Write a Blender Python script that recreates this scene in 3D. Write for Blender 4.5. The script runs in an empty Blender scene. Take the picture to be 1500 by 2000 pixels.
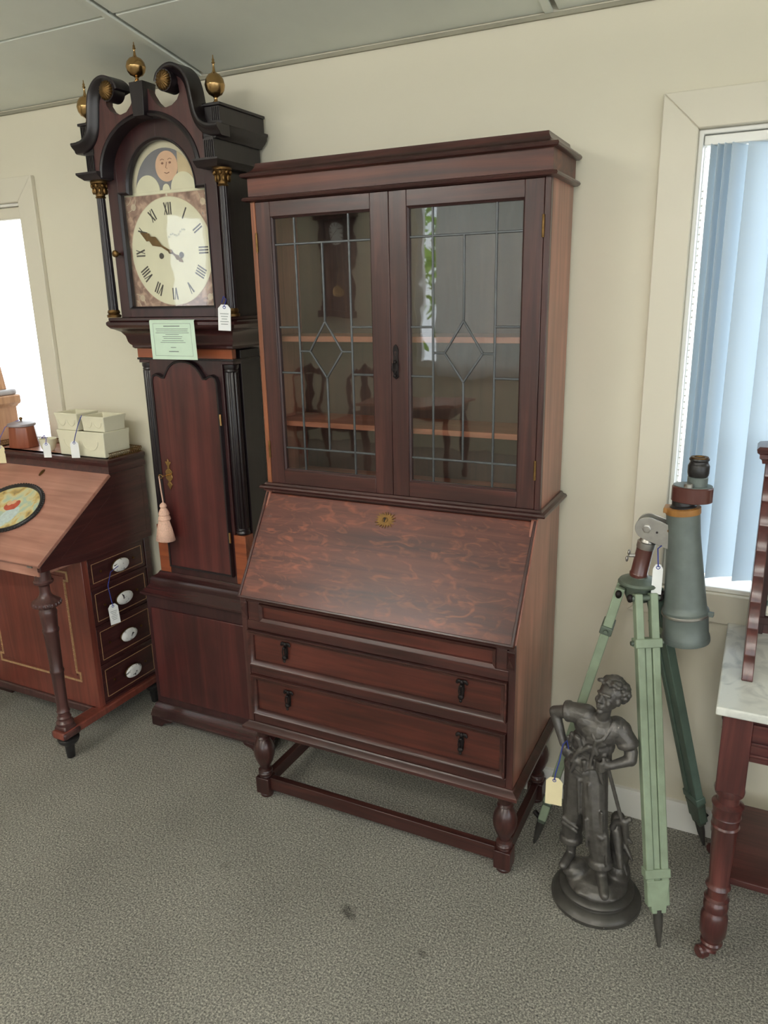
import bpy, bmesh, math, random
from math import sin, cos, pi, radians
from mathutils import Vector, Matrix
random.seed(7)
SC = bpy.context.scene
COL = SC.collection
# ------------------------------------------------------------------ camera, world, exposure
cam_d = bpy.data.cameras.new('camera'); cam = bpy.data.objects.new('camera', cam_d); COL.objects.link(cam)
cam_d.sensor_fit = 'VERTICAL'; cam_d.sensor_height = 36.0; cam_d.sensor_width = 27.0
cam_d.lens = 1481.85 / 2000 * 36.0
cam_d.clip_start = 0.05; cam_d.clip_end = 200
_r = Vector((0.89650862, 0.44254648, -0.02061332)); _u = Vector((-0.1035795, 0.25461549, 0.96147919)); _f = Vector((-0.43074771, 0.85983927, -0.27410372))
_p = Vector((1.46281524, -2.3153773, 1.70118179))
cam.matrix_world = Matrix(((_r.x, _u.x, -_f.x, _p.x), (_r.y, _u.y, -_f.y, _p.y), (_r.z, _u.z, -_f.z, _p.z), (0, 0, 0, 1)))
SC.camera = cam
SC.view_settings.view_transform = 'Standard'; SC.view_settings.look = 'None'
SC.view_settings.gamma = 1.0; SC.view_settings.use_curve_mapping = False
SC.view_settings.exposure = 0.12
W = bpy.data.worlds.new('overcast_sky'); SC.world = W; W.use_nodes = True
bg = W.node_tree.nodes['Background']; bg.inputs[0].default_value = (0.88, 0.95, 1.0, 1); bg.inputs[1].default_value = 3.6

def portal(name, loc, size, rot):
    l = bpy.data.lights.new(name, 'AREA'); l.shape = 'RECTANGLE'; l.size, l.size_y = size
    l.cycles.is_portal = True
    o = bpy.data.objects.new(name, l); o.location = loc; o.rotation_euler = rot; COL.objects.link(o)
WIN_REAR = [(0.3, 2.3), (2.5, 4.4)]; RY = -6.2
portal('window_portal', (-2.0, 0.09, 1.46), (1.4, 1.3), (radians(-90), 0, 0))
portal('window_portal', (1.85, 0.11, 1.46), (1.3, 1.3), (radians(-90), 0, 0))
portal('window_portal', (-2.0 + .95, RY - .02, 1.9), (2.1, 1.8), (radians(90), 0, 0))
portal('window_portal', (-4.22, -4.9, 1.85), (.7, 1.5), (radians(90), 0, radians(-90)))
WIN_SIDE_ADDED = [(-5.2, -3.4), (-3.1, -1.5)]  # side windows added to light the bureau's right side
for a, b in WIN_SIDE_ADDED:
    portal('window_portal', (4.62, (a + b) / 2, 1.55), (b - a, 1.8), (radians(90), 0, radians(90)))
for a, b in WIN_REAR:
    portal('window_portal', ((a + b) / 2, RY - 0.02, 1.6), (b - a, 1.9), (radians(90), 0, 0))

# ------------------------------------------------------------------ materials
_M = {}
def _new(name):
    m = bpy.data.materials.new(name); m.use_nodes = True; nt = m.node_tree
    return m, nt, nt.nodes, nt.links, nt.nodes['Principled BSDF']
def srgb(r, g, b):
    def f(c):
        c /= 255.0
        return c / 12.92 if c <= 0.04045 else ((c + 0.055) / 1.055) ** 2.4
    return (f(r), f(g), f(b), 1)
def plain(name, col, rough=0.5, metal=0.0, var=0.12, scale=40, bump=0.0, coat=0.0, spec=0.5):
    m, nt, N, L, P = _new(name)
    tc = N.new('ShaderNodeTexCoord'); nz = N.new('ShaderNodeTexNoise'); nz.inputs['Scale'].default_value = scale; nz.inputs['Detail'].default_value = 5
    L.new(tc.outputs['Object'], nz.inputs['Vector'])
    mp = N.new('ShaderNodeMapRange'); mp.inputs[1].default_value = 0.25; mp.inputs[2].default_value = 0.75
    mp.inputs[3].default_value = 1 - var; mp.inputs[4].default_value = 1 + var
    L.new(nz.outputs[0], mp.inputs[0])
    mx = N.new('ShaderNodeVectorMath'); mx.operation = 'SCALE'; mx.inputs[0].default_value = col[:3]
    L.new(mp.outputs[0], mx.inputs['Scale']); L.new(mx.outputs[0], P.inputs['Base Color'])
    P.inputs['Roughness'].default_value = rough; P.inputs['Metallic'].default_value = metal
    P.inputs['Coat Weight'].default_value = coat; P.inputs['Coat Roughness'].default_value = 0.15
    P.inputs['Specular IOR Level'].default_value = spec
    if bump:
        b = N.new('ShaderNodeBump'); b.inputs['Strength'].default_value = bump; b.inputs['Distance'].default_value = 0.004
        L.new(nz.outputs[0], b.inputs['Height']); L.new(b.outputs[0], P.inputs['Normal'])
    return m
def wood(name, dark, light, axis='z', rough=0.32, grain=1.0, coat=0.25, fleck=None, mid=None, scuff=None):
    """grain runs along axis; fleck adds the paler ray figure of quarter-sawn oak"""
    m, nt, N, L, P = _new(name)
    tc = N.new('ShaderNodeTexCoord'); mp = N.new('ShaderNodeMapping')
    s = {'x': (1.3, 26, 26), 'y': (26, 1.3, 26), 'z': (26, 26, 1.3), 'slope': (1.6, 20, 20)}[axis]
    mp.inputs['Scale'].default_value = tuple(v * grain for v in s)
    L.new(tc.outputs['Object'], mp.inputs['Vector'])
    n1 = N.new('ShaderNodeTexNoise'); n1.inputs['Scale'].default_value = 1.6; n1.inputs['Detail'].default_value = 8; n1.inputs['Roughness'].default_value = 0.62; n1.inputs['Distortion'].default_value = 0.7
    L.new(mp.outputs[0], n1.inputs['Vector'])
    cr = N.new('ShaderNodeValToRGB'); cr.color_ramp.elements[0].position = 0.3; cr.color_ramp.elements[0].color = dark
    cr.color_ramp.elements[1].position = 0.72; cr.color_ramp.elements[1].color = light
    if mid:
        e = cr.color_ramp.elements.new(0.5); e.color = mid
    L.new(n1.outputs[0], cr.inputs[0])
    n2 = N.new('ShaderNodeTexNoise'); n2.inputs['Scale'].default_value = 3.2; n2.inputs['Detail'].default_value = 3
    L.new(tc.outputs['Object'], n2.inputs['Vector'])
    mr = N.new('ShaderNodeMapRange'); mr.inputs[1].default_value = 0.3; mr.inputs[2].default_value = 0.7; mr.inputs[3].default_value = 0.72; mr.inputs[4].default_value = 1.22
    L.new(n2.outputs[0], mr.inputs[0])
    sc = N.new('ShaderNodeVectorMath'); sc.operation = 'SCALE'; L.new(cr.outputs[0], sc.inputs[0]); L.new(mr.outputs[0], sc.inputs['Scale'])
    out = sc.outputs[0]
    if fleck:
        m2 = N.new('ShaderNodeMapping'); m2.inputs['Scale'].default_value = (11, 26, 26); m2.inputs['Rotation'].default_value = (0, 0.3, 0.25)
        L.new(tc.outputs['Object'], m2.inputs['Vector'])
        n3 = N.new('ShaderNodeTexNoise'); n3.inputs['Scale'].default_value = 1.3; n3.inputs['Detail'].default_value = 2; n3.inputs['Distortion'].default_value = 1.6
        L.new(m2.outputs[0], n3.inputs['Vector'])
        r3 = N.new('ShaderNodeValToRGB'); r3.color_ramp.elements[0].position = 0.52; r3.color_ramp.elements[1].position = 0.74
        L.new(n3.outputs[0], r3.inputs[0])
        mu = N.new('ShaderNodeMath'); mu.operation = 'MULTIPLY'; L.new(r3.outputs[0], mu.inputs[0]); L.new(n2.outputs[0], mu.inputs[1])
        mix = N.new('ShaderNodeMix'); mix.data_type = 'RGBA'; mix.inputs[7].default_value = fleck
        L.new(mu.outputs[0], mix.inputs[0]); L.new(out, mix.inputs[6]); out = mix.outputs[2]
    if scuff:
        n4 = N.new('ShaderNodeTexNoise'); n4.inputs['Scale'].default_value = 9; n4.inputs['Detail'].default_value = 7; n4.inputs['Roughness'].default_value = 0.7
        L.new(tc.outputs['Object'], n4.inputs['Vector'])
        r4 = N.new('ShaderNodeValToRGB'); r4.color_ramp.elements[0].position = 0.62; r4.color_ramp.elements[1].position = 0.8
        L.new(n4.outputs[0], r4.inputs[0])
        sx = N.new('ShaderNodeSeparateXYZ'); L.new(tc.outputs['Object'], sx.inputs[0])
        mx_ = N.new('ShaderNodeMapRange'); mx_.inputs[1].default_value = -0.15; mx_.inputs[2].default_value = -0.42; mx_.inputs[3].default_value = 0; mx_.inputs[4].default_value = 0.55
        L.new(sx.outputs[0], mx_.inputs[0])
        mu2 = N.new('ShaderNodeMath'); mu2.operation = 'MULTIPLY'; L.new(r4.outputs[0], mu2.inputs[0]); L.new(mx_.outputs[0], mu2.inputs[1])
        mix2 = N.new('ShaderNodeMix'); mix2.data_type = 'RGBA'; mix2.inputs[7].default_value = scuff
        L.new(mu2.outputs[0], mix2.inputs[0]); L.new(out, mix2.inputs[6]); out = mix2.outputs[2]
    L.new(out, P.inputs['Base Color'])
    P.inputs['Roughness'].default_value = rough; P.inputs['Coat Weight'].default_value = coat; P.inputs['Coat Roughness'].default_value = 0.2
    b = N.new('ShaderNodeBump'); b.inputs['Strength'].default_value = 0.12; b.inputs['Distance'].default_value = 0.002
    L.new(n1.outputs[0], b.inputs['Height']); L.new(b.outputs[0], P.inputs['Normal'])
    return m
def glass(name, tint=(1, 1, 1, 1), rough=0.02, base=0.045):
    m, nt, N, L, P = _new(name); N.remove(P)
    out = N['Material Output']
    lw = N.new('ShaderNodeLayerWeight'); lw.inputs['Blend'].default_value = 0.5
    pw = N.new('ShaderNodeMath'); pw.operation = 'POWER'; pw.inputs[1].default_value = 5; L.new(lw.outputs['Facing'], pw.inputs[0])
    ma = N.new('ShaderNodeMath'); ma.operation = 'MULTIPLY_ADD'; ma.inputs[1].default_value = 1 - base; ma.inputs[2].default_value = base; L.new(pw.outputs[0], ma.inputs[0])
    t = N.new('ShaderNodeBsdfTransparent'); t.inputs[0].default_value = tint
    g = N.new('ShaderNodeBsdfGlossy'); g.inputs['Roughness'].default_value = rough
    nz = N.new('ShaderNodeTexNoise'); nz.inputs['Scale'].default_value = 7; tc = N.new('ShaderNodeTexCoord'); L.new(tc.outputs['Object'], nz.inputs[0])
    b = N.new('ShaderNodeBump'); b.inputs['Strength'].default_value = 0.04; b.inputs['Distance'].default_value = 0.01; L.new(nz.outputs[0], b.inputs['Height']); L.new(b.outputs[0], g.inputs['Normal'])
    mx = N.new('ShaderNodeMixShader'); L.new(ma.outputs[0], mx.inputs[0]); L.new(t.outputs[0], mx.inputs[1]); L.new(g.outputs[0], mx.inputs[2])
    L.new(mx.outputs[0], out.inputs[0])
    return m
def emit(name, col, s):
    m, nt, N, L, P = _new(name)
    P.inputs['Base Color'].default_value = (0.9, 0.9, 0.9, 1); P.inputs['Emission Color'].default_value = col; P.inputs['Emission Strength'].default_value = s
    return m
STAINS = [(.544, -.772, .024, .5), (.565, -.79, .018, .55), (.80, -.819, .014, .6), (.111, -.777, .02, .8)]
def carpet_mat():
    m, nt, N, L, P = _new('carpet')
    tc = N.new('ShaderNodeTexCoord')
    n = N.new('ShaderNodeTexNoise'); n.inputs['Scale'].default_value = 185; n.inputs['Detail'].default_value = 4; n.inputs['Roughness'].default_value = 0.75
    L.new(tc.outputs['Object'], n.inputs['Vector'])
    cr = N.new('ShaderNodeValToRGB'); e = cr.color_ramp.elements
    e[0].position = 0.34; e[0].color = srgb(84, 83, 82); e[1].position = 0.68; e[1].color = srgb(224, 219, 204)
    k = e.new(0.5); k.color = srgb(150, 147, 138)
    L.new(n.outputs[0], cr.inputs[0])
    n2 = N.new('ShaderNodeTexNoise'); n2.inputs['Scale'].default_value = 2.2; n2.inputs['Detail'].default_value = 6; L.new(tc.outputs['Object'], n2.inputs['Vector'])
    mr = N.new('ShaderNodeMapRange'); mr.inputs[1].default_value = 0.3; mr.inputs[2].default_value = 0.7; mr.inputs[3].default_value = 0.86; mr.inputs[4].default_value = 1.1
    L.new(n2.outputs[0], mr.inputs[0])
    s = N.new('ShaderNodeVectorMath'); s.operation = 'SCALE'; L.new(cr.outputs[0], s.inputs[0]); L.new(mr.outputs[0], s.inputs['Scale'])
    # a few worn-in stains with shapes of their own
    cur = s.outputs[0]
    nd = N.new('ShaderNodeTexNoise'); nd.inputs['Scale'].default_value = 45; L.new(tc.outputs['Object'], nd.inputs['Vector'])
    for (x, y, r, k) in STAINS:
        dv = N.new('ShaderNodeVectorMath'); dv.operation = 'DISTANCE'; dv.inputs[1].default_value = (x, y, 0); L.new(tc.outputs['Object'], dv.inputs[0])
        ad = N.new('ShaderNodeMath'); ad.operation = 'MULTIPLY_ADD'; ad.inputs[1].default_value = r * 1.6; L.new(nd.outputs[0], ad.inputs[0]); L.new(dv.outputs['Value'], ad.inputs[2])
        rg = N.new('ShaderNodeMapRange'); rg.inputs[1].default_value = r * 1.2; rg.inputs[2].default_value = r * 1.9; rg.inputs[3].default_value = k; rg.inputs[4].default_value = 1.0; L.new(ad.outputs[0], rg.inputs[0])
        sv = N.new('ShaderNodeVectorMath'); sv.operation = 'SCALE'; L.new(cur, sv.inputs[0]); L.new(rg.outputs[0], sv.inputs['Scale']); cur = sv.outputs[0]
    L.new(cur, P.inputs['Base Color']); P.inputs['Roughness'].default_value = 1.0; P.inputs['Specular IOR Level'].default_value = 0.1
    b = N.new('ShaderNodeBump'); b.inputs['Strength'].default_value = 0.8; b.inputs['Distance'].default_value = 0.006
    L.new(n.outputs[0], b.inputs['Height']); L.new(b.outputs[0], P.inputs['Normal'])
    return m
def blind_mat(name='blind_fabric', tc_=(0.74, 0.82, 0.88, 1), bc_=(0.68, 0.74, 0.78, 1), mixf=0.5):
    m, nt, N, L, P = _new(name); out = N['Material Output']
    t = N.new('ShaderNodeBsdfTranslucent'); t.inputs[0].default_value = tc_
    P.inputs['Base Color'].default_value = bc_; P.inputs['Roughness'].default_value = 0.8
    tc = N.new('ShaderNodeTexCoord'); nz = N.new('ShaderNodeTexNoise'); nz.inputs['Scale'].default_value = 300; L.new(tc.outputs['Object'], nz.inputs[0])
    b = N.new('ShaderNodeBump'); b.inputs['Strength'].default_value = 0.1; L.new(nz.outputs[0], b.inputs['Height']); L.new(b.outputs[0], P.inputs['Normal'])
    mx = N.new('ShaderNodeMixShader'); mx.inputs[0].default_value = mixf; L.new(P.outputs[0], mx.inputs[1]); L.new(t.outputs[0], mx.inputs[2]); L.new(mx.outputs[0], out.inputs[0])
    return m
def marble_mat(name, base, vein):
    m, nt, N, L, P = _new(name)
    tc = N.new('ShaderNodeTexCoord'); n = N.new('ShaderNodeTexNoise'); n.inputs['Scale'].default_value = 9; n.inputs['Detail'].default_value = 9; n.inputs['Distortion'].default_value = 1.5
    L.new(tc.outputs['Object'], n.inputs[0])
    cr = N.new('ShaderNodeValToRGB'); e = cr.color_ramp.elements; e[0].position = 0.3; e[0].color = vein; e[1].position = 0.5; e[1].color = base
    L.new(n.outputs[0], cr.inputs[0]); L.new(cr.outputs[0], P.inputs['Base Color']); P.inputs['Roughness'].default_value = 0.22
    return m
def painting_mat(name, stops, scale, seedv):
    m, nt, N, L, P = _new(name)
    tc = N.new('ShaderNodeTexCoord'); mp = N.new('ShaderNodeMapping'); mp.inputs['Location'].default_value = (seedv, seedv, 0); L.new(tc.outputs['Object'], mp.inputs[0])
    n = N.new('ShaderNodeTexNoise'); n.inputs['Scale'].default_value = scale; n.inputs['Detail'].default_value = 4; n.inputs['Distortion'].default_value = 0.8; L.new(mp.outputs[0], n.inputs[0])
    cr = N.new('ShaderNodeValToRGB'); e = cr.color_ramp.elements
    e[0].position = stops[0][0]; e[0].color = stops[0][1]; e[1].position = stops[-1][0]; e[1].color = stops[-1][1]
    for p, c_ in stops[1:-1]:
        k = e.new(p); k.color = c_
    L.new(n.outputs[0], cr.inputs[0]); L.new(cr.outputs[0], P.inputs['Base Color']); P.inputs['Roughness'].default_value = 0.4
    return m

M = dict(
    wall=plain('cream_wall_paint', srgb(221, 214, 193), 0.75, var=0.02, scale=3),
    trimw=plain('cream_trim_paint', srgb(220, 213, 194), 0.5, var=0.02, scale=3),
    white=plain('white_gloss_paint', srgb(236, 234, 226), 0.35, var=0.02, scale=3),
    ceil=plain('ceiling_panel_paint', srgb(236, 239, 228), 0.8, var=0.03, scale=6, bump=0.05),
    gap=plain('dark_ceiling_gap', srgb(70, 66, 55), 0.8, var=0.2),
    gap2=plain('grey_ceiling_trim', srgb(150, 146, 128), 0.7, var=0.2, scale=5),
    carpet=carpet_mat(),
    blind=blind_mat(),
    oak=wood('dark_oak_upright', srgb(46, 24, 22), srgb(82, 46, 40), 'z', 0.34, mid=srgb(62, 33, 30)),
    oakx=wood('dark_oak_crosswise', srgb(46, 24, 22), srgb(84, 46, 40), 'x', 0.34, mid=srgb(64, 34, 30)),
    oaky=wood('dark_oak_sideways', srgb(46, 24, 22), srgb(82, 46, 40), 'y', 0.34, mid=srgb(62, 33, 30)),
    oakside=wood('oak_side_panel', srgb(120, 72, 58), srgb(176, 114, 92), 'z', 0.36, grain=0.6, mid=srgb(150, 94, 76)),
    oakfrieze=wood('oak_frieze_board', srgb(60, 30, 23), srgb(120, 64, 44), 'x', 0.46, grain=0.5, coat=0.05, mid=srgb(90, 46, 33)),
    oakdraw=wood('oak_drawer_front', srgb(56, 25, 20), srgb(100, 48, 38), 'x', 0.34, mid=srgb(78, 36, 28)),
    oakflap=wood('quarter_sawn_oak', srgb(62, 31, 27), srgb(110, 59, 46), 'x', 0.38, grain=0.8, coat=0.12, mid=srgb(86, 44, 35), fleck=srgb(152, 84, 56), scuff=srgb(160, 150, 146)),
    oaklit=wood('lit_orange_oak', srgb(104, 58, 38), srgb(160, 96, 60), 'z', 0.4),  # brighter oak copy: light catching the left stile is put into its colour
    shelfw=wood('shelf_wood', srgb(136, 78, 58), srgb(176, 112, 84), 'x', 0.5, coat=0),
    backw=wood('bookcase_back_boards', srgb(58, 38, 32), srgb(88, 60, 48), 'z', 0.6, coat=0),
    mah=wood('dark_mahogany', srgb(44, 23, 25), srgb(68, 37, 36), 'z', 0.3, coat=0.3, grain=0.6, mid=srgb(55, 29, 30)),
    mahx=wood('dark_mahogany_cross', srgb(40, 19, 21), srgb(70, 36, 34), 'x', 0.26, coat=0.4, mid=srgb(54, 26, 27)),
    mahdoor=wood('flame_mahogany', srgb(52, 24, 25), srgb(100, 47, 43), 'z', 0.28, coat=0.3, grain=0.45, mid=srgb(74, 34, 33)),
    mahped=wood('pediment_mahogany', srgb(62, 34, 33), srgb(98, 58, 54), 'z', 0.34, coat=0.3, mid=srgb(80, 45, 43)),
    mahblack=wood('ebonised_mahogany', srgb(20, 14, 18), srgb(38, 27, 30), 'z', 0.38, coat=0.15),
    satin=wood('satinwood_inlay', srgb(104, 52, 34), srgb(160, 86, 52), 'x', 0.3, grain=0.7),
    dav=wood('davenport_veneer', srgb(158, 106, 90), srgb(192, 142, 124), 'x', 0.36, grain=0.7, mid=srgb(175, 124, 107)),  # lid tone paled: window sheen is put into the base colour
    davside=wood('davenport_dark_side', srgb(52, 26, 26), srgb(84, 44, 40), 'y', 0.34, mid=srgb(66, 34, 33)),
    davpanel=wood('davenport_red_panel', srgb(96, 48, 40), srgb(134, 70, 56), 'z', 0.36, mid=srgb(115, 58, 47)),
    davleg=wood('davenport_leg', srgb(54, 32, 32), srgb(92, 58, 54), 'z', 0.34),
    string=plain('boxwood_stringing', srgb(168, 132, 96), 0.5, var=0.3, scale=120),
    wash=wood('washstand_mahogany', srgb(62, 31, 31), srgb(104, 56, 51), 'z', 0.28, coat=0.4, mid=srgb(82, 42, 40)),
    washx=wood('washstand_mahogany_cross', srgb(62, 31, 31), srgb(104, 56, 51), 'x', 0.28, coat=0.4, mid=srgb(82, 42, 40)),
    pale=wood('flare_paled_wood', srgb(170, 122, 86), srgb(212, 164, 124), 'z', 0.5, coat=0),  # dresser wood paled by lens flare, the haze put into its colour
    brass=plain('aged_brass', srgb(182, 148, 100), 0.25, 1.0, var=0.22, scale=30),
    brassdark=plain('dull_brass', srgb(120, 92, 56), 0.45, 1.0, var=0.35, scale=60),
    iron=plain('black_iron', srgb(38, 32, 32), 0.5, 0.6, var=0.3, scale=80),
    lead=plain('lead_came', srgb(96, 98, 100), 0.45, 0.8, var=0.15, scale=60),
    steel=plain('worn_steel', srgb(170, 166, 160), 0.38, 0.9, var=0.12, scale=50),
    glass=glass('leaded_glass', (0.97, 0.98, 0.97, 1), base=0.085),
    dialglass=glass('clock_glass', base=0.05),
    winglass=glass('window_glass', base=0.04),
    dial=plain('painted_dial', srgb(226, 222, 192), 0.4, var=0.05, scale=20),
    dialtext=plain('dial_black_paint', srgb(62, 56, 50), 0.5, var=0.1),
    arch=plain('dial_arch_paint', srgb(214, 206, 178), 0.4, var=0.06, scale=20),
    moonsky=plain('moon_disc_grey_blue', srgb(122, 122, 128), 0.5, var=0.12, scale=15),
    moon=plain('moon_face_pink', srgb(222, 182, 150), 0.5, var=0.08, scale=30),
    moonline=plain('moon_face_brown_paint', srgb(140, 92, 74), 0.5),
    moonland=plain('moon_arch_buff', srgb(206, 186, 146), 0.5, var=0.15, scale=18),
    spandrel=painting_mat('dial_spandrel_paint', [(0.3, srgb(112, 84, 74)), (0.5, srgb(160, 128, 112)), (0.62, srgb(196, 164, 140)), (0.75, srgb(128, 128, 132))], 30, 2),
    spandline=plain('dial_scroll_cream', srgb(206, 190, 164), 0.5),
    notice=plain('green_paper', srgb(206, 226, 204), 0.8, var=0.02),
    paper=plain('white_card', srgb(238, 238, 236), 0.8, var=0.02),
    cream_card=plain('cream_card', srgb(232, 218, 176), 0.8, var=0.03),
    ink=plain('grey_print', srgb(120, 128, 124), 0.9),
    bluestr=plain('blue_string', srgb(46, 58, 140), 0.7),
    lilac=plain('lilac_string', srgb(110, 106, 176), 0.7),
    tassel=plain('pink_tassel_thread', srgb(224, 182, 160), 0.8, var=0.14, scale=200, bump=0.4),
    ceramic=plain('cream_ceramic', srgb(228, 222, 196), 0.35, var=0.03, scale=20),
    knobw=painting_mat('painted_porcelain', [(0.35, srgb(50, 48, 50)), (0.42, srgb(228, 226, 222)), (0.8, srgb(240, 238, 234))], 55, 1),
    plaque=painting_mat('painted_plaque', [(0.28, srgb(120, 96, 66)), (0.42, srgb(206, 176, 108)), (0.52, srgb(214, 206, 160)), (0.62, srgb(176, 196, 176)), (0.75, srgb(206, 214, 204))], 16, 5),
    plred=plain('plaque_red_paint', srgb(186, 84, 62), 0.5, var=0.2, scale=60),
    plskin=plain('plaque_skin_paint', srgb(222, 178, 140), 0.5, var=0.1),
    plwhite=plain('plaque_pale_blue_paint', srgb(196, 210, 206), 0.5, var=0.15, scale=80),
    potwood=wood('copper_brown_pot', srgb(126, 66, 46), srgb(160, 92, 66), 'z', 0.35),
    potlid=plain('grey_lid', srgb(150, 140, 142), 0.35, var=0.08),
    bronze=plain('dark_bronze', srgb(92, 88, 84), 0.4, 0.45, var=0.3, scale=45, bump=0.5),
    bronzebase=plain('bronze_base', srgb(80, 77, 73), 0.38, 0.4, var=0.2, scale=30),
    green=plain('chipped_green_paint', srgb(140, 154, 130), 0.55, var=0.16, scale=22, bump=0.1),
    greenshade=plain('shaded_green_paint', srgb(88, 106, 94), 0.5, var=0.18, scale=22),  # darker copy of the green: backlit shade of one leg put into colour
    greendark=plain('dull_green_metal', srgb(96, 106, 94), 0.5, 0.3, var=0.2, scale=40),
    telgrey=plain('grey_green_telescope_paint', srgb(104, 112, 108), 0.45, 0.2, var=0.14, scale=30, bump=0.1),
    telblack=plain('black_lacquer', srgb(44, 42, 42), 0.35, 0.2, var=0.15),
    telbrown=plain('brown_bakelite', srgb(84, 46, 40), 0.28, var=0.25, scale=14, coat=0.4),
    telyellow=plain('ochre_band', srgb(156, 108, 54), 0.5, var=0.25),
    marble=marble_mat('white_marble', srgb(226, 226, 218), srgb(182, 184, 180)),
    marblegrey=marble_mat('grey_marble', srgb(176, 172, 172), srgb(140, 136, 138)),
    tile=painting_mat('washstand_tile', [(0.4, srgb(96, 112, 104)), (0.5, srgb(226, 222, 208)), (0.8, srgb(232, 230, 218))], 18, 3),
    dark=plain('shadowed_panel_wood', srgb(58, 34, 32), 0.4, var=0.2),
    curtain=blind_mat('sheer_curtain', (0.86, 0.86, 0.84, 1), (0.85, 0.85, 0.82, 1), 0.6),
    leaf=plain('tree_leaves', srgb(150, 190, 70), 0.6, var=0.4, scale=6),
    bark=plain('tree_bark', srgb(84, 76, 66), 0.9, var=0.3),
    seat=plain('buttoned_fabric', srgb(120, 90, 84), 0.8, var=0.1),
    pave=plain('outside_paving', srgb(190, 188, 180), 0.9, var=0.1, scale=4),
    lamp=emit('fluorescent_diffuser', (1.0, 0.975, 0.92, 1), 52.0),
    metalw=plain('white_enamel', srgb(225, 225, 222), 0.4, var=0.02),
)

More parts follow.
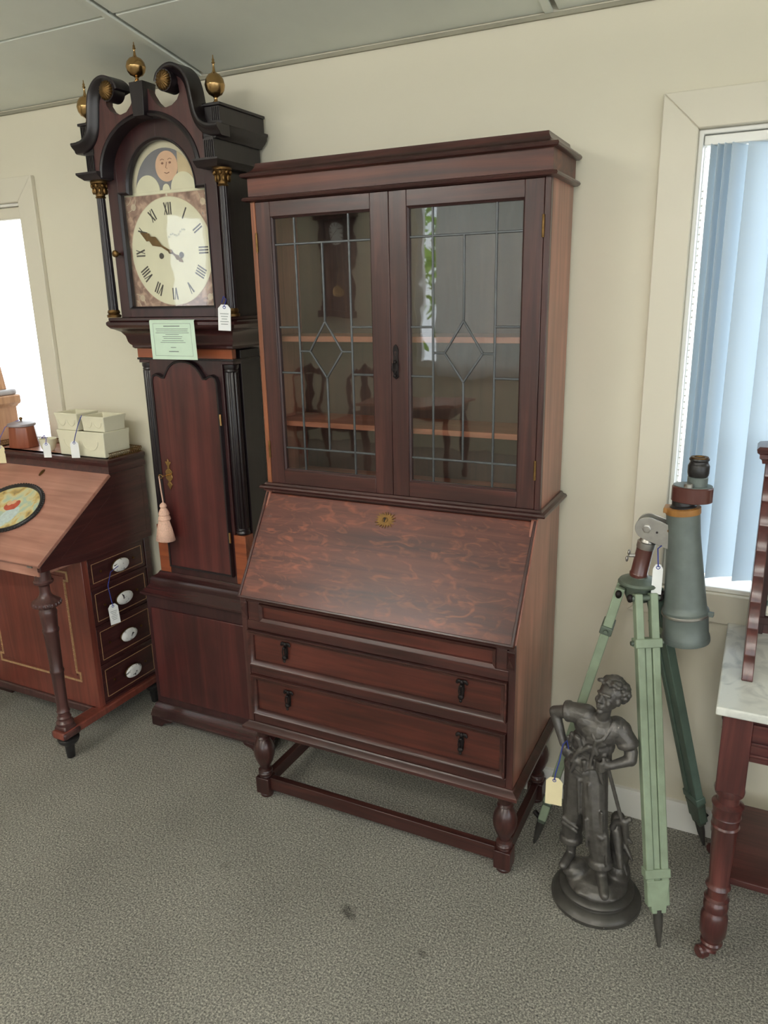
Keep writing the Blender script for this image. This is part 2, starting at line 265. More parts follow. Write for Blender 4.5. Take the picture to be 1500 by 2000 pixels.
# ------------------------------------------------------------------ mesh helpers
class MB:
    def __init__(s): s.v = []; s.f = []
    def add(s, vs, fs):
        o = len(s.v); s.v += [tuple(p) for p in vs]; s.f += [tuple(i + o for i in f) for f in fs]; return s
    def hexa(s, p):   # 4 bottom, 4 top
        return s.add(p, [(3, 2, 1, 0), (4, 5, 6, 7), (0, 1, 5, 4), (1, 2, 6, 5), (2, 3, 7, 6), (3, 0, 4, 7)])
    def box(s, x0, x1, y0, y1, z0, z1):
        return s.hexa([(x0, y0, z0), (x1, y0, z0), (x1, y1, z0), (x0, y1, z0), (x0, y0, z1), (x1, y0, z1), (x1, y1, z1), (x0, y1, z1)])
    def prism(s, poly, axis, a, b):
        """poly of 2-D points: axis x -> (y,z), y -> (x,z), z -> (x,y)"""
        def P(u, w, t): return {'x': (t, u, w), 'y': (u, t, w), 'z': (u, w, t)}[axis]
        n = len(poly); vs = [P(u, w, a) for u, w in poly] + [P(u, w, b) for u, w in poly]
        fs = [tuple(range(n)), tuple(range(2 * n - 1, n - 1, -1))] + [(i, n + i, n + (i + 1) % n, (i + 1) % n) for i in range(n)]
        return s.add(vs, fs)
    def lathe(s, prof, c=(0, 0, 0), axis=(0, 0, 1), seg=24, flute=None, sq=(1, 1), a0=0, a1=2 * pi):
        ax = Vector(axis).normalized(); t = Vector((1, 0, 0)) if abs(ax.x) < 0.9 else Vector((0, 1, 0))
        e1 = (t - ax * t.dot(ax)).normalized(); e2 = ax.cross(e1); c = Vector(c)
        full = abs(a1 - a0 - 2 * pi) < 1e-6; m = seg if full else seg + 1
        vs = []
        for r, h in prof:
            for k in range(m):
                a = a0 + (a1 - a0) * k / seg
                rr = r * (1 - (flute[1] * (0.5 + 0.5 * cos(flute[0] * a)) if flute else 0))
                vs.append(c + e1 * (rr * cos(a) * sq[0]) + e2 * (rr * sin(a) * sq[1]) + ax * h)
        fs = []
        n = len(prof)
        for i in range(n - 1):
            for k in range(seg):
                k2 = (k + 1) % m
                fs.append((i * m + k, i * m + k2, (i + 1) * m + k2, (i + 1) * m + k))
        fs.append(tuple(range(m - 1, -1, -1))); fs.append(tuple((n - 1) * m + k for k in range(m)))
        if not full:
            fs.append(tuple([i * m for i in range(n)])); fs.append(tuple([i * m + m - 1 for i in range(n - 1, -1, -1)]))
        return s.add(vs, fs)
    def tube(s, pts, r, seg=8, closed=False):
        pts = [Vector(p) for p in pts]; n = len(pts); vs = []; up = None
        for i, p in enumerate(pts):
            a = pts[(i - 1) % n] if (closed or i > 0) else p; b = pts[(i + 1) % n] if (closed or i < n - 1) else p
            d = (b - a).normalized()
            if up is None:
                t = Vector((0, 0, 1)) if abs(d.z) < 0.9 else Vector((1, 0, 0)); up = (t - d * t.dot(d)).normalized()
            else: up = (up - d * up.dot(d)).normalized()
            w = d.cross(up); rr = r[i] if isinstance(r, (list, tuple)) else r
            vs += [p + up * (rr * cos(2 * pi * k / seg)) + w * (rr * sin(2 * pi * k / seg)) for k in range(seg)]
        fs = []
        for i in range(n if closed else n - 1):
            for k in range(seg):
                j = (i + 1) % n; fs.append((i * seg + k, i * seg + (k + 1) % seg, j * seg + (k + 1) % seg, j * seg + k))
        if not closed: fs += [tuple(range(seg - 1, -1, -1)), tuple((n - 1) * seg + k for k in range(seg))]
        return s.add(vs, fs)
    def _sweep(s, rings, closed):
        n = len(rings); m = len(rings[0]); vs = [p for r in rings for p in r]; fs = []
        for i in range(n if closed else n - 1):
            j = (i + 1) % n
            for k in range(m): fs.append((i * m + k, i * m + (k + 1) % m, j * m + (k + 1) % m, j * m + k))
        if not closed: fs += [tuple(range(m - 1, -1, -1)), tuple((n - 1) * m + k for k in range(m))]
        return s.add(vs, fs)
    def mould(s, path, prof, plane='xy', closed=False):
        """mitred moulding: profile (outward offset, height) along a planar path; outward is to the right of travel.
        plane xy: height = z.  plane xz: height = y."""
        P = [Vector(p) for p in path]; n = len(P); rings = []
        for i in range(n):
            d0 = (P[i] - P[i - 1]).normalized() if (closed or i > 0) else None
            d1 = (P[(i + 1) % n] - P[i]).normalized() if (closed or i < n - 1) else None
            if d0 is None: d0 = d1
            if d1 is None: d1 = d0
            n0 = Vector((d0.y, -d0.x)); n1 = Vector((d1.y, -d1.x)); b = (n0 + n1)
            b = b / max(b.dot(n0), 0.25) if b.length > 1e-6 else n0
            ring = []
            for o, h in prof:
                q = P[i] + b * o
                ring.append((q.x, q.y, h) if plane == 'xy' else (q.x, h, q.y))
            rings.append(ring)
        return s._sweep(rings, closed)
    def ell(s, c, r, seg=16, rings=10, rot=None):
        c = Vector(c); vs = []; fs = []
        if not isinstance(r, (tuple, list)): r = (r, r, r)
        def T(v):
            v = Vector((v[0] * r[0], v[1] * r[1], v[2] * r[2]))
            if rot: v = rot @ v
            return c + v
        vs.append(T((0, 0, -1)))
        for i in range(1, rings):
            ph = -pi / 2 + pi * i / rings
            vs += [T((cos(ph) * cos(2 * pi * k / seg), cos(ph) * sin(2 * pi * k / seg), sin(ph))) for k in range(seg)]
        vs.append(T((0, 0, 1))); top = len(vs) - 1
        for k in range(seg):
            k2 = (k + 1) % seg
            fs.append((0, 1 + k2, 1 + k)); fs.append((top, 1 + (rings - 2) * seg + k, 1 + (rings - 2) * seg + k2))
            for i in range(rings - 2):
                a = 1 + i * seg; fs.append((a + k, a + k2, a + seg + k2, a + seg + k))
        return s.add(vs, fs)
    def cap(s, p0, p1, r0, r1, seg=12):
        s.tube([p0, p1], [r0, r1], seg); s.ell(p0, r0, seg, 8); s.ell(p1, r1, seg, 8); return s
    def bar(s, p0, p1, w, h, up=(0, 0, 1), w1=None, h1=None):
        """box from p0 to p1: w across, h along up"""
        p0 = Vector(p0); p1 = Vector(p1); d = (p1 - p0).normalized(); up = Vector(up); up = (up - d * up.dot(d)).normalized(); sd = d.cross(up)
        w1 = w if w1 is None else w1; h1 = h if h1 is None else h1
        q = []
        for p, a, b in ((p0, w, h), (p1, w1, h1)):
            q += [p - sd * a / 2 - up * b / 2, p + sd * a / 2 - up * b / 2, p + sd * a / 2 + up * b / 2, p - sd * a / 2 + up * b / 2]
        return s.hexa(q)
    def build(s, name, mat, parent=None, bev=0.0, ang=35, loc=None, flat=False, seg=2):
        off = Vector((0, 0, 0)); q = parent
        while q is not None:
            off += Vector(q.location); q = q.parent
        if loc is not None: off = off + Vector(loc)
        me = bpy.data.meshes.new(name); me.from_pydata([(v[0] - off.x, v[1] - off.y, v[2] - off.z) for v in s.v], [], s.f); me.update()
        bm = bmesh.new(); bm.from_mesh(me); bmesh.ops.recalc_face_normals(bm, faces=bm.faces); bm.to_mesh(me); bm.free()
        if not flat:
            me.shade_smooth(); me.set_sharp_from_angle(angle=radians(ang))
        me.materials.append(M[mat] if isinstance(mat, str) else mat)
        o = bpy.data.objects.new(name, me); COL.objects.link(o)
        if loc is not None: o.location = loc
        if parent is not None: o.parent = parent
        if bev:
            b = o.modifiers.new('bevel', 'BEVEL'); b.width = bev; b.segments = seg; b.limit_method = 'ANGLE'; b.angle_limit = radians(40); b.harden_normals = False
        return o
def thing(name, label, cat, loc, group=None):
    o = bpy.data.objects.new(name, None); o.location = loc; o.empty_display_size = 0.1; COL.objects.link(o)
    return tag(o, label, cat, group)
def tag(o, label, cat, group=None):
    o['label'] = label; o['category'] = cat
    if group: o['group'] = group
    return o
def struct(o, label=None):
    o['kind'] = 'structure'
    if label: o['label'] = label
    return o
def arc(cx, cz, rx, rz, a0, a1, n): return [(cx + rx * cos(radians(a0 + (a1 - a0) * i / n)), cz + rz * sin(radians(a0 + (a1 - a0) * i / n))) for i in range(n + 1)]
def catmull(P, k=6):
    P = [Vector(p) for p in P]; out = []
    for i in range(len(P) - 1):
        a = P[max(i - 1, 0)]; b = P[i]; c = P[i + 1]; d = P[min(i + 2, len(P) - 1)]
        for j in range(k):
            t = j / k
            out.append(0.5 * ((2 * b) + (c - a) * t + (2 * a - 5 * b + 4 * c - d) * t * t + (3 * b - a - 3 * c + d) * t ** 3))
    out.append(P[-1]); return out
# ------------------------------------------------------------------ the room
CS = 0.175; CZ = 2.432                       # the ceiling rakes up away from the back wall
def cz(y): return CZ - CS * y
XL, XR = -4.2, 4.6
w1 = (-2.7, -1.31, 0.82, 2.097); w2 = (1.245, 2.45, 0.835, 2.10)      # window openings in the back wall
m = MB()
T = 0.14
m.box(XL, w1[0], 0, T, 0, CZ + .05).box(w1[1], w2[0], 0, T, 0, CZ + .05).box(w2[1], XR, 0, T, 0, CZ + .05)
for w in (w1, w2): m.box(w[0], w[1], 0, T, 0, w[2]).box(w[0], w[1], 0, T, w[3], CZ + .05)
struct(m.build('wall_back', 'wall'), 'cream painted back wall behind the furniture')
struct(MB().box(XL, XR, RY, 0, -0.08, 0).build('floor', 'carpet'), 'speckled grey carpet floor')
m = MB(); la, lb, lc, ld = -5.25, -4.55, 1.1, 2.6
m.box(XL - .1, XL, RY, la, 0, 3.6).box(XL - .1, XL, lb, T, 0, 3.6).box(XL - .1, XL, la, lb, 0, lc).box(XL - .1, XL, la, lb, ld, 3.6)
struct(m.build('wall_left', 'wall'))
f = MB()
for (y0, y1, z0, z1) in ((la, la + .05, lc, ld), (lb - .05, lb, lc, ld), (la + .05, lb - .05, lc, lc + .05), (la + .05, lb - .05, ld - .05, ld)): f.box(XL - .08, XL - .03, y0, y1, z0, z1)
f = struct(f.build('window_8', 'white')); MB().box(XL - .06, XL - .056, la + .05, lb - .05, lc + .05, ld - .05).build('pane', 'winglass', f)
m = MB(); ys = [RY] + [v for ab in WIN_SIDE_ADDED for v in ab] + [T]
for i in range(0, len(ys), 2): m.box(XR, XR + .1, ys[i], ys[i + 1], 0, 3.6)
for a, b in WIN_SIDE_ADDED: m.box(XR, XR + .1, a, b, 0, .65).box(XR, XR + .1, a, b, 2.45, 3.6)
struct(m.build('wall_right', 'wall'), 'cream side wall with windows added for side light')
for i, (a, b) in enumerate(WIN_SIDE_ADDED):
    f = MB()
    for (y0, y1, z0, z1) in ((a, a + .05, .65, 2.45), (b - .05, b, .65, 2.45), (a + .05, b - .05, .65, .7), (a + .05, b - .05, 2.4, 2.45)): f.box(XR + .03, XR + .08, y0, y1, z0, z1)
    f = struct(f.build('window_%d' % (i + 6), 'white'))
    MB().box(XR + .055, XR + .059, a + .05, b - .05, .7, 2.4).build('pane', 'winglass', f)
m = MB(); zt = 3.6; WR = [(-2.1, 0.0, .9, 2.8)] + [(a, b, .65, 2.55) for a, b in WIN_REAR]; xs = [XL, WR[0][0], WR[0][1]] + [v for ab in WIN_REAR for v in ab] + [XR]
for i in range(0, len(xs), 2): m.box(xs[i], xs[i + 1], RY - .12, RY, 0, zt)
for a, b, c_, d in WR: m.box(a, b, RY - .12, RY, 0, c_).box(a, b, RY - .12, RY, d, zt)
struct(m.build('wall_front', 'wall'), 'cream wall with shop windows behind the photographer')
for i, (a, b, c_, d) in enumerate(WR):
    f = struct(MB().mould([(a, c_), (b, c_), (b, d), (a, d)], [(-.06, RY - .09), (0, RY - .09), (0, RY - .03), (-.06, RY - .03)], 'xz', True).build('window_%d' % (i + 3), 'white'))
    MB().box((a + b) / 2 - .025, (a + b) / 2 + .025, RY - .09, RY - .03, c_, d).build('mullion', 'white', f)
    MB().box(a, b, RY - .062, RY - .058, c_, d).build('pane', 'winglass', f)
# ceiling: backing, panels and T-bars
ce = struct(MB().hexa([(XL, RY, cz(RY) + .03), (XR, RY, cz(RY) + .03), (XR, T, cz(T) + .03), (XL, T, cz(T) + .03), (XL, RY, cz(RY) + .09), (XR, RY, cz(RY) + .09), (XR, T, cz(T) + .09), (XL, T, cz(T) + .09)]).build('ceiling', 'gap'), 'raked ceiling of painted panels')
gx = [-.345 + 1.2 * k for k in range(-4, 6)]; gy = [0.0, -.40] + [-.40 - .9 * k for k in range(1, 8)]
gx = [max(XL, min(XR, v)) for v in gx]; gy = [max(RY, v) for v in gy]
for i in range(len(gx) - 1):
    for j in range(len(gy) - 1):
        a, b = gx[i] + .008, gx[i + 1] - .012; c_, d = gy[j + 1] + .004, gy[j] - (.005 if j else .003)
        if b - a < .05 or d - c_ < .05: continue
        MB().hexa([(a, c_, cz(c_)), (b, c_, cz(c_)), (b, d, cz(d)), (a, d, cz(d)), (a, c_, cz(c_) + .02), (b, c_, cz(c_) + .02), (b, d, cz(d) + .02), (a, d, cz(d) + .02)]).build('ceiling_panel', 'ceil', ce, 0.002)
for v in gx[1:-1]:
    MB().hexa([(v - .028, RY, cz(RY) - .006), (v - .006, RY, cz(RY) - .006), (v - .006, -.004, cz(0) - .004), (v - .028, -.004, cz(0) - .004), (v - .028, RY, cz(RY) + .001), (v - .006, RY, cz(RY) + .001), (v - .006, -.004, cz(0) + .003), (v - .028, -.004, cz(0) + .003)]).build('ceiling_strip', 'ceil', ce)
struct(MB().box(XL, XR, -.008, 0, CZ - .016, CZ - .004).build('trim_1', 'gap2', None, .002), 'thin cream trim under the ceiling edge')
bb = MB(); bb.prism([(0, 0), (-.018, 0), (-.018, .085), (-.012, .098), (0, .1)], 'x', XL, XR)
struct(bb.build('baseboard_back', 'white'), 'white painted skirting board')
# windows
def window(n, w, label):
    x0, x1, z0, z1 = w; cw = .092
    f = MB()
    f.mould([(x0, z0), (x1, z0), (x1, z1), (x0, z1)], [(-.014, .055), (0, .055), (0, .1), (-.014, .1)], 'xz', True)
    f.mould([(x0, z0), (x1, z0), (x1, z1), (x0, z1)], [(-.012, .0), (0, .0), (0, .055), (-.012, .055)], 'xz', True)
    o = struct(f.build('window_%d' % n, 'white', None, .003), label)
    yb, yf = 0.0, -.02
    MB().prism([(x0, z0), (x0 - cw, z0 - cw), (x0 - cw, z1 + cw), (x0, z1)], 'y', yf, yb).build('casing', 'trimw', o, .003)
    MB().prism([(x1, z0), (x1 + cw, z0 - cw), (x1 + cw, z1 + cw), (x1, z1)], 'y', yf, yb).build('casing', 'trimw', o, .003)
    MB().prism([(x0, z1), (x0 - cw, z1 + cw), (x1 + cw, z1 + cw), (x1, z1)], 'y', yf, yb).build('casing', 'trimw', o, .003)
    MB().prism([(x0, z0), (x0 - cw, z0 - cw), (x1 + cw, z0 - cw), (x1, z0)], 'y', yf, yb).build('casing', 'trimw', o, .003)
    MB().box(x0 + .012, x1 - .012, -.004, .056, z0, z0 + .014).build('window_sill', 'white', o, .003)
    MB().box(x0 + .012, x1 - .012, .075, .079, z0 + .012, z1 - .012).build('pane', 'winglass', o)
    return o
wl = window(1, w1, 'bright uncovered window with cream casing')
MB().box(-2.03, -1.99, .06, .095, w1[2], w1[3]).build('mullion', 'white', wl, .003)
MB().box(w1[0] + .02, w1[1] - .012, .02, .055, w1[3] - .058, w1[3] - .013).build('blind_rail', 'trimw', wl, .003)
window(2, w2, 'window hung with pale blue blinds')
vb = thing('vertical_blind', 'pale blue vertical slat blind hanging in the window beside the telescope', 'blind', (1.85, .03, .86))
MB().box(w2[0] + .014, w2[1] - .014, .012, .05, 2.062, 2.086).build('headrail', 'white', vb, .002)
xb = 1.272; k = 0; sl0 = None
angs = [72, 70, 66, 60, 34] + [26] * 20
steps = [.0, .018, .019, .022, .052] + [.076] * 20
while k < len(angs):
    xb += steps[k]
    if xb > w2[1] - .05: break
    if sl0 is None:
        s_ = MB(); n = 8
        prof = [(-.0445 + .089 * i / n, .004 * (1 - (2 * i / n - 1) ** 2)) for i in range(n + 1)]
        poly = prof + [(p[0], p[1] + .0012) for p in reversed(prof)]
        s_.prism(poly, 'z', .87, 2.062)
        sl0 = s_.build('slat', 'blind', None, ang=60); sl0.parent = vb; me = sl0.data
        me.transform(Matrix.Translation((0, 0, -.86))); o = sl0
    else:
        o = sl0.copy(); COL.objects.link(o); o.parent = vb
    o.location = (xb - 1.85 + .02, 0, 0); o.rotation_euler = (0, 0, radians(angs[k]))
    k += 1
ch = MB()
for i in range(60): ch.ell((1.266, .006, 1.95 - i * .018), .0028, 6, 4)
ch.tube([(1.266, .006, 2.06), (1.266, .006, .885)], .0008, 5)
ch.build('bead_chain', 'white', vb)
# paving outside
struct(MB().box(-9, 9, T + .02, 9, -.4, -.3).build('pavement', 'pave'))
struct(MB().box(XR + .12, 14, RY - .1, T, -.4, -.3).build('pavement_side', 'pave'))
struct(MB().box(-9, 9, -16, RY - .14, -.4, -.3).build('pavement_front', 'pave'))
# fluorescent ceiling lights behind the camera, more of them added to brighten the room
for i, (lx, ly) in enumerate(((-.75, -2.75), (1.9, -3.2), (-1.6, -4.6), (1.5, -5.2))):
    t_ = thing('unseen_ceiling_light', ['unseen twin tube ceiling light over the middle of the shop', 'unseen twin tube ceiling light before the rear shop windows', 'unseen twin tube ceiling light above the rear corner', 'unseen twin tube ceiling light nearest the rear shop windows'][i], 'ceiling light', (lx, ly, cz(ly) - .26), 'ceiling lights')
    dz = .26; zc_ = cz(ly) - dz
    MB().box(lx - .62, lx + .62, ly - .028, ly + .028, zc_ + .03, zc_ + .07).build('housing', 'metalw', t_, .004)
    for s in (-1, 1):
        MB().tube([(lx - .6, ly + s * .06, zc_), (lx + .6, ly + s * .06, zc_)], .016, 12).build('tube', 'lamp', t_)
    for s in (-1, 1): MB().box(lx + s * .605 - .012, lx + s * .605 + .012, ly - .085, ly + .085, zc_ - .02, zc_ + .03).build('socket', 'metalw', t_)
    for s in (-1, 1): MB().tube([(lx + s * .45, ly, zc_ + .06), (lx + s * .45, ly, cz(ly) + .004)], .005, 8).build('hanger', 'metalw', t_)
# ------------------------------------------------------------------ the bureau bookcase
def bureau():
    W_ = .93; yb = -.022; yu = -.264; yl = -.458
    R = thing('bureau_bookcase', 'dark oak bureau bookcase with leaded glass doors and sloping fall front', 'bureau', (.465, -.24, 0))
    side = [(yb, .31), (yb, 1.086), (-.272, 1.086), (yl, .772), (yl, .31)]
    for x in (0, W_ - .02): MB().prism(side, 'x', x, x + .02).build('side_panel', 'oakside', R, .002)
    for x in (0, .91): MB().box(x, x + .02, yl - .0015, yl + .004, .311, .77).build('front_stile', 'oak', R, .001)
    MB().box(.02, .91, yb - .012, yb, .31, 1.086).build('back_panel', 'oak', R)
    MB().box(.02, .91, yl + .003, yb, .296, .312).build('bottom_board', 'oakx', R)
    MB().box(.02, .91, -.27, yb, 1.07, 1.086).build('desk_top_board', 'oakx', R)
    # front frame
    for z0, z1 in ((.31, .342), (.492, .526), (.655, .688), (.752, .772)):
        MB().box(.02, .91, yl, yl + .03, z0, z1).build('rail', 'oakx', R, .002)
    for x0, x1 in ((.026, .072), (.872, .904)):
        MB().box(x0, x1, yl + .001, yl + .02, .688, .752).build('rail_end', 'oakx', R, .001)
    MB().box(.072, .872, yl + .008, yl + .02, .688, .752).build('frieze_panel', 'oakdraw', R)
    MB().mould([(.072, .69), (.872, .69), (.872, .75), (.072, .75)], [(-.012, yl + .008), (-.01, yl + .001), (0, yl - .004), (0, yl + .008)], 'xz', True).build('frieze_bead', 'oakx', R)
    # lopers with pyramid fronts
    for x0 in (.003, .905):
        l = MB().box(x0, x0 + .022, yl - .003, yl + .2, .69, .75).build('loper', 'oak', R, .001)
        MB().add([(x0, yl - .003, .695), (x0 + .022, yl - .003, .695), (x0 + .022, yl - .003, .745), (x0, yl - .003, .745), (x0 + .011, yl - .02, .735)], [(0, 1, 4), (1, 2, 4), (2, 3, 4), (3, 0, 4), (3, 2, 1, 0)]).build('loper_knob', 'oak', l)
    # fall flap
    ty, tz, by, bz = -.276, 1.075, -.476, .77
    nrm = Vector((0, -(tz - bz), -(ty - by) * -1)); nrm = Vector((0, -(tz - bz), (ty - by))).normalized()
    nrm = Vector((0, -(tz - bz), ty - by)); nrm.normalize()
    th = .02
    def fl(x, t, d): return (x, by + (ty - by) * t - nrm.y * -d * 1.0 * 1, bz + (tz - bz) * t + nrm.z * d)
    def flp(x, t, d):
        p = Vector((x, by + (ty - by) * t, bz + (tz - bz) * t)) + nrm * d; return tuple(p)
    fo = MB().hexa([flp(.004, 0, -th), flp(.926, 0, -th), flp(.926, 0, 0), flp(.004, 0, 0), flp(.004, 1, -th), flp(.926, 1, -th), flp(.926, 1, 0), flp(.004, 1, 0)]).build('fall_flap', 'oakflap', R, .004)
    for x in (.004, .918):
        MB().hexa([flp(x, 0, 0), flp(x + .008, 0, 0), flp(x + .008, 0, .004), flp(x, 0, .004), flp(x, 1, 0), flp(x + .008, 1, 0), flp(x + .008, 1, .004), flp(x, 1, .004)]).build('edge_bead', 'oak', fo, .0015)
    MB().hexa([flp(.004, 0, 0), flp(.926, 0, 0), flp(.926, .02, 0), flp(.004, .02, 0), flp(.004, 0, .004), flp(.926, 0, .004), flp(.926, .02, .004), flp(.004, .02, .004)]).build('edge_bead', 'oakx', fo, .0015)
    # star escutcheon
    e = MB(); n = 18; poly = []
    cx, ct = .459, .865
    ex = Vector((1, 0, 0)); ez = (Vector((0, ty - by, tz - bz))).normalized(); C0 = Vector(flp(cx, ct, .0))
    for i in range(n * 2):
        a = pi * i / n; r = (.032 if i % 2 == 0 else .02) * (1.12 if abs(cos(a)) > .6 else .92)
        poly.append(C0 + ex * r * cos(a) + ez * r * sin(a) * .9)
    e.add([p - nrm * .001 for p in poly] + [p + nrm * .003 for p in poly], [tuple(range(2 * n)), tuple(range(4 * n - 1, 2 * n - 1, -1))] + [(i, 2 * n + i, 2 * n + (i + 1) % (2 * n), (i + 1) % (2 * n)) for i in range(2 * n)])
    e.lathe([(.009, .003), (.009, .005), (.006, .006)], C0, nrm, 16)
    eo = e.build('flap_escutcheon', 'brassdark', fo); eo['label'] = 'brass star shaped escutcheon'
    k = MB().lathe([(.0035, .005), (.0035, .0075)], C0 + ez * .003, nrm, 12); k.bar(C0 - ez * .008 + nrm * .006, C0 + nrm * .006, .0035, .003, nrm); k.build('keyhole', 'iron', fo)
    # drawers
    for z0, z1 in ((.527, .654), (.343, .491)):
        d = MB().box(.022, .908, yl + .004, yl + .3, z0 + .002, z1 - .002).build('drawer', 'oakdraw', R)
        MB().mould([(.022, z0), (.908, z0), (.908, z1), (.022, z1)], [(-.02, yl + .004), (-.018, yl - .002), (-.010, yl - .005), (-.004, yl - .012), (0, yl - .012), (0, yl + .004)], 'xz', True).build('drawer_moulding', 'oakx', d)
        for x in (.165, .772):
            zc = (z0 + z1) / 2 + .012; h = MB(); y = yl + .003
            for sx in (-1, 1):
                h.ell((x + sx * .009, y - .003, zc + .024), (.009, .004, .006), 10, 6); h.ell((x + sx * .015, y - .003, zc + .019), (.005, .003, .005), 8, 5)
            h.ell((x, y - .004, zc + .022), (.006, .006, .008), 10, 6); h.prism([(x - .006, zc + .02), (x + .006, zc + .02), (x + .008, zc), (x + .005, zc - .03), (x - .005, zc - .03), (x - .008, zc)], 'y', y - .002, y + .002)
            h.build('handle_plate', 'iron', d)
            b = MB(); b.ell((x, y - .011, zc + .012), (.005, .005, .005), 10, 6)
            b.tube([(x - .005, y - .011, zc + .012), (x - .007, y - .012, zc - .004), (x - .004, y - .013, zc - .016)], .002, 6); b.tube([(x + .005, y - .011, zc + .012), (x + .007, y - .012, zc - .004), (x + .004, y - .013, zc - .016)], .002, 6)
            b.ell((x, y - .013, zc - .022), (.0085, .005, .0085), 12, 8); b.ell((x, y - .013, zc - .034), (.005, .004, .005), 10, 6); b.tube([(x, y, zc + .012), (x, y - .012, zc + .012)], .003, 8)
            b.build('drop_pull', 'iron', d)
    # base moulding
    path = [(0, yb), (0, yl), (W_, yl), (W_, yb)]
    MB().mould(path, [(-.02, .31), (.002, .31), (.006, .304), (.014, .300), (.02, .294), (.02, .284), (.014, .279), (-.02, .276)]).build('base_moulding', 'oakx', R)
    # legs and stretchers
    prof = [(.023, .278), (.023, .246), (.019, .24), (.025, .234), (.019, .228), (.024, .222), (.033, .206), (.037, .186), (.036, .166), (.029, .142), (.019, .122), (.016, .112), (.024, .107), (.026, .102), (.022, .098), (.025, .094), (.025, .09), (.02, .085), (.022, .078)]
    yf, yk = -.428, -.06
    for x in (.028, .902):
        for y in (yf, yk):
            l = MB().lathe([(r, z) for r, z in reversed(prof)], (x, y, 0), seg=24).build('leg', 'oak', R)
            MB().box(x - .026, x + .026, y - .026, y + .026, .018, .08).build('leg_block', 'oak', l, .002)
            MB().lathe([(.019, 0), (.023, .004), (.024, .012), (.02, .019)], (x, y, 0), seg=20).build('foot', 'oak', l)
    MB().box(.054, .876, yf - .012, yf + .012, .034, .082).build('stretcher', 'oakx', R, .002)
    for x in (.028, .902): MB().box(x - .012, x + .012, yf + .026, yk - .026, .034, .082).build('stretcher', 'oaky', R, .002)
    # waist moulding and upper case
    pu = [(0, yb), (0, yu), (W_, yu), (W_, yb)]
    MB().mould(pu, [(-.02, 1.084), (.012, 1.084), (.02, 1.087), (.022, 1.092), (.019, 1.097), (.010, 1.1), (.006, 1.106), (-.02, 1.106)]).build('waist_moulding', 'oakx', R)
    MB().box(0, .93, -.29, yb, 1.083, 1.087).build('waist_board', 'oakx', R)
    for x in (0, W_ - .018):
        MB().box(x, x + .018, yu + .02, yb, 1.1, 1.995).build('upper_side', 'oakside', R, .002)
    MB().box(0, .0165, yu, yu + .02, 1.104, 1.985).build('stile', 'oaklit', R, .0015)
    MB().box(.9135, .93, yu, yu + .02, 1.104, 1.985).build('stile', 'oak', R, .0015)
    MB().box(.018, .912, yb - .01, yb, 1.1, 1.99).build('back_boards', 'backw', R)
    MB().box(.018, .912, yu + .02, yb - .01, 1.1, 1.116).build('upper_floor', 'shelfw', R)
    for z in (1.574, 1.302): MB().box(.018, .912, -.222, yb - .01, z - .008, z + .009).build('shelf', 'shelfw', R, .001)
    MB().box(.018, .912, yu + .02, yb - .01, 1.97, 1.99).build('upper_ceiling', 'oakx', R)
    # cornice
    MB().mould(pu, [(-.018, 1.983), (.010, 1.983), (.017, 1.986), (.019, 1.99), (.016, 1.995), (.008, 1.998), (-.018, 1.998)]).build('lower_bead', 'oakx', R)
    MB().mould(pu, [(-.018, 1.998), (.003, 1.998), (.003, 2.05), (-.018, 2.05)]).build('frieze_board', 'oakfrieze', R)
    MB().mould(pu, [(-.03, 2.05), (.012, 2.05), (.018, 2.053), (.02, 2.058), (.017, 2.063), (.004, 2.066), (-.008, 2.074), (-.014, 2.084), (-.016, 2.093), (-.03, 2.094)]).build('cornice', 'oakx', R)
    MB().box(.02, .91, yu + .02, yb, 2.084, 2.092).build('top_board', 'oakx', R)
    # doors with leaded panes
    z0, z1 = 1.106, 1.982; gz0, gz1 = 1.152, 1.938
    H1, S1, dT, dM, dB, S2, HB = 1.858, 1.612, 1.629, 1.539, 1.458, 1.471, 1.227
    for (x0, x1, a, b, V1, VC, V3, hx) in ((.0175, .4685, .07, .41, .146, .24, .332, .0175), (.4695, .9125, .524, .861, .598, .691, .783, .9125)):
        d = MB()
        d.box(x0, a, yu, yu + .022, z0, z1).box(b, x1, yu, yu + .022, z0, z1)
        D = d.build('door', 'oak', R, .0015)
        MB().box(a, b, yu, yu + .022, z0, gz0).build('door_rail', 'oakx', D, .0015); MB().box(a, b, yu, yu + .022, gz1, z1).build('door_rail', 'oakx', D, .0015)
        MB().mould([(a, gz0), (b, gz0), (b, gz1), (a, gz1)], [(-.005, yu + .008), (0, yu + .004), (0, yu + .02), (-.005, yu + .02)], 'xz', True).build('glazing_bead', 'dark', D)
        dl, dr = VC - .0575, VC + .0575; yg = yu + .0135
        panes = []
        for (p, q) in ((a, V1), (V1, V3), (V3, b)):
            panes += [[(p, H1), (q, H1), (q, gz1), (p, gz1)], [(p, gz0), (q, gz0), (q, HB), (p, HB)]]
        for (p, q) in ((a, V1), (V3, b)):
            for (r, s) in ((S1, H1), (S2, S1), (HB, S2)): panes.append([(p, r), (q, r), (q, s), (p, s)])
        panes += [[(V1, H1), (VC, H1), (VC, dT), (dl, dM), (V1, dM)], [(V3, H1), (VC, H1), (VC, dT), (dr, dM), (V3, dM)],
                  [(V1, HB), (VC, HB), (VC, dB), (dl, dM), (V1, dM)], [(V3, HB), (VC, HB), (VC, dB), (dr, dM), (V3, dM)], [(VC, dT), (dr, dM), (VC, dB), (dl, dM)]]
        for p in panes: MB().prism(p, 'y', yg, yg + .002).build('pane', 'glass', D, flat=True)
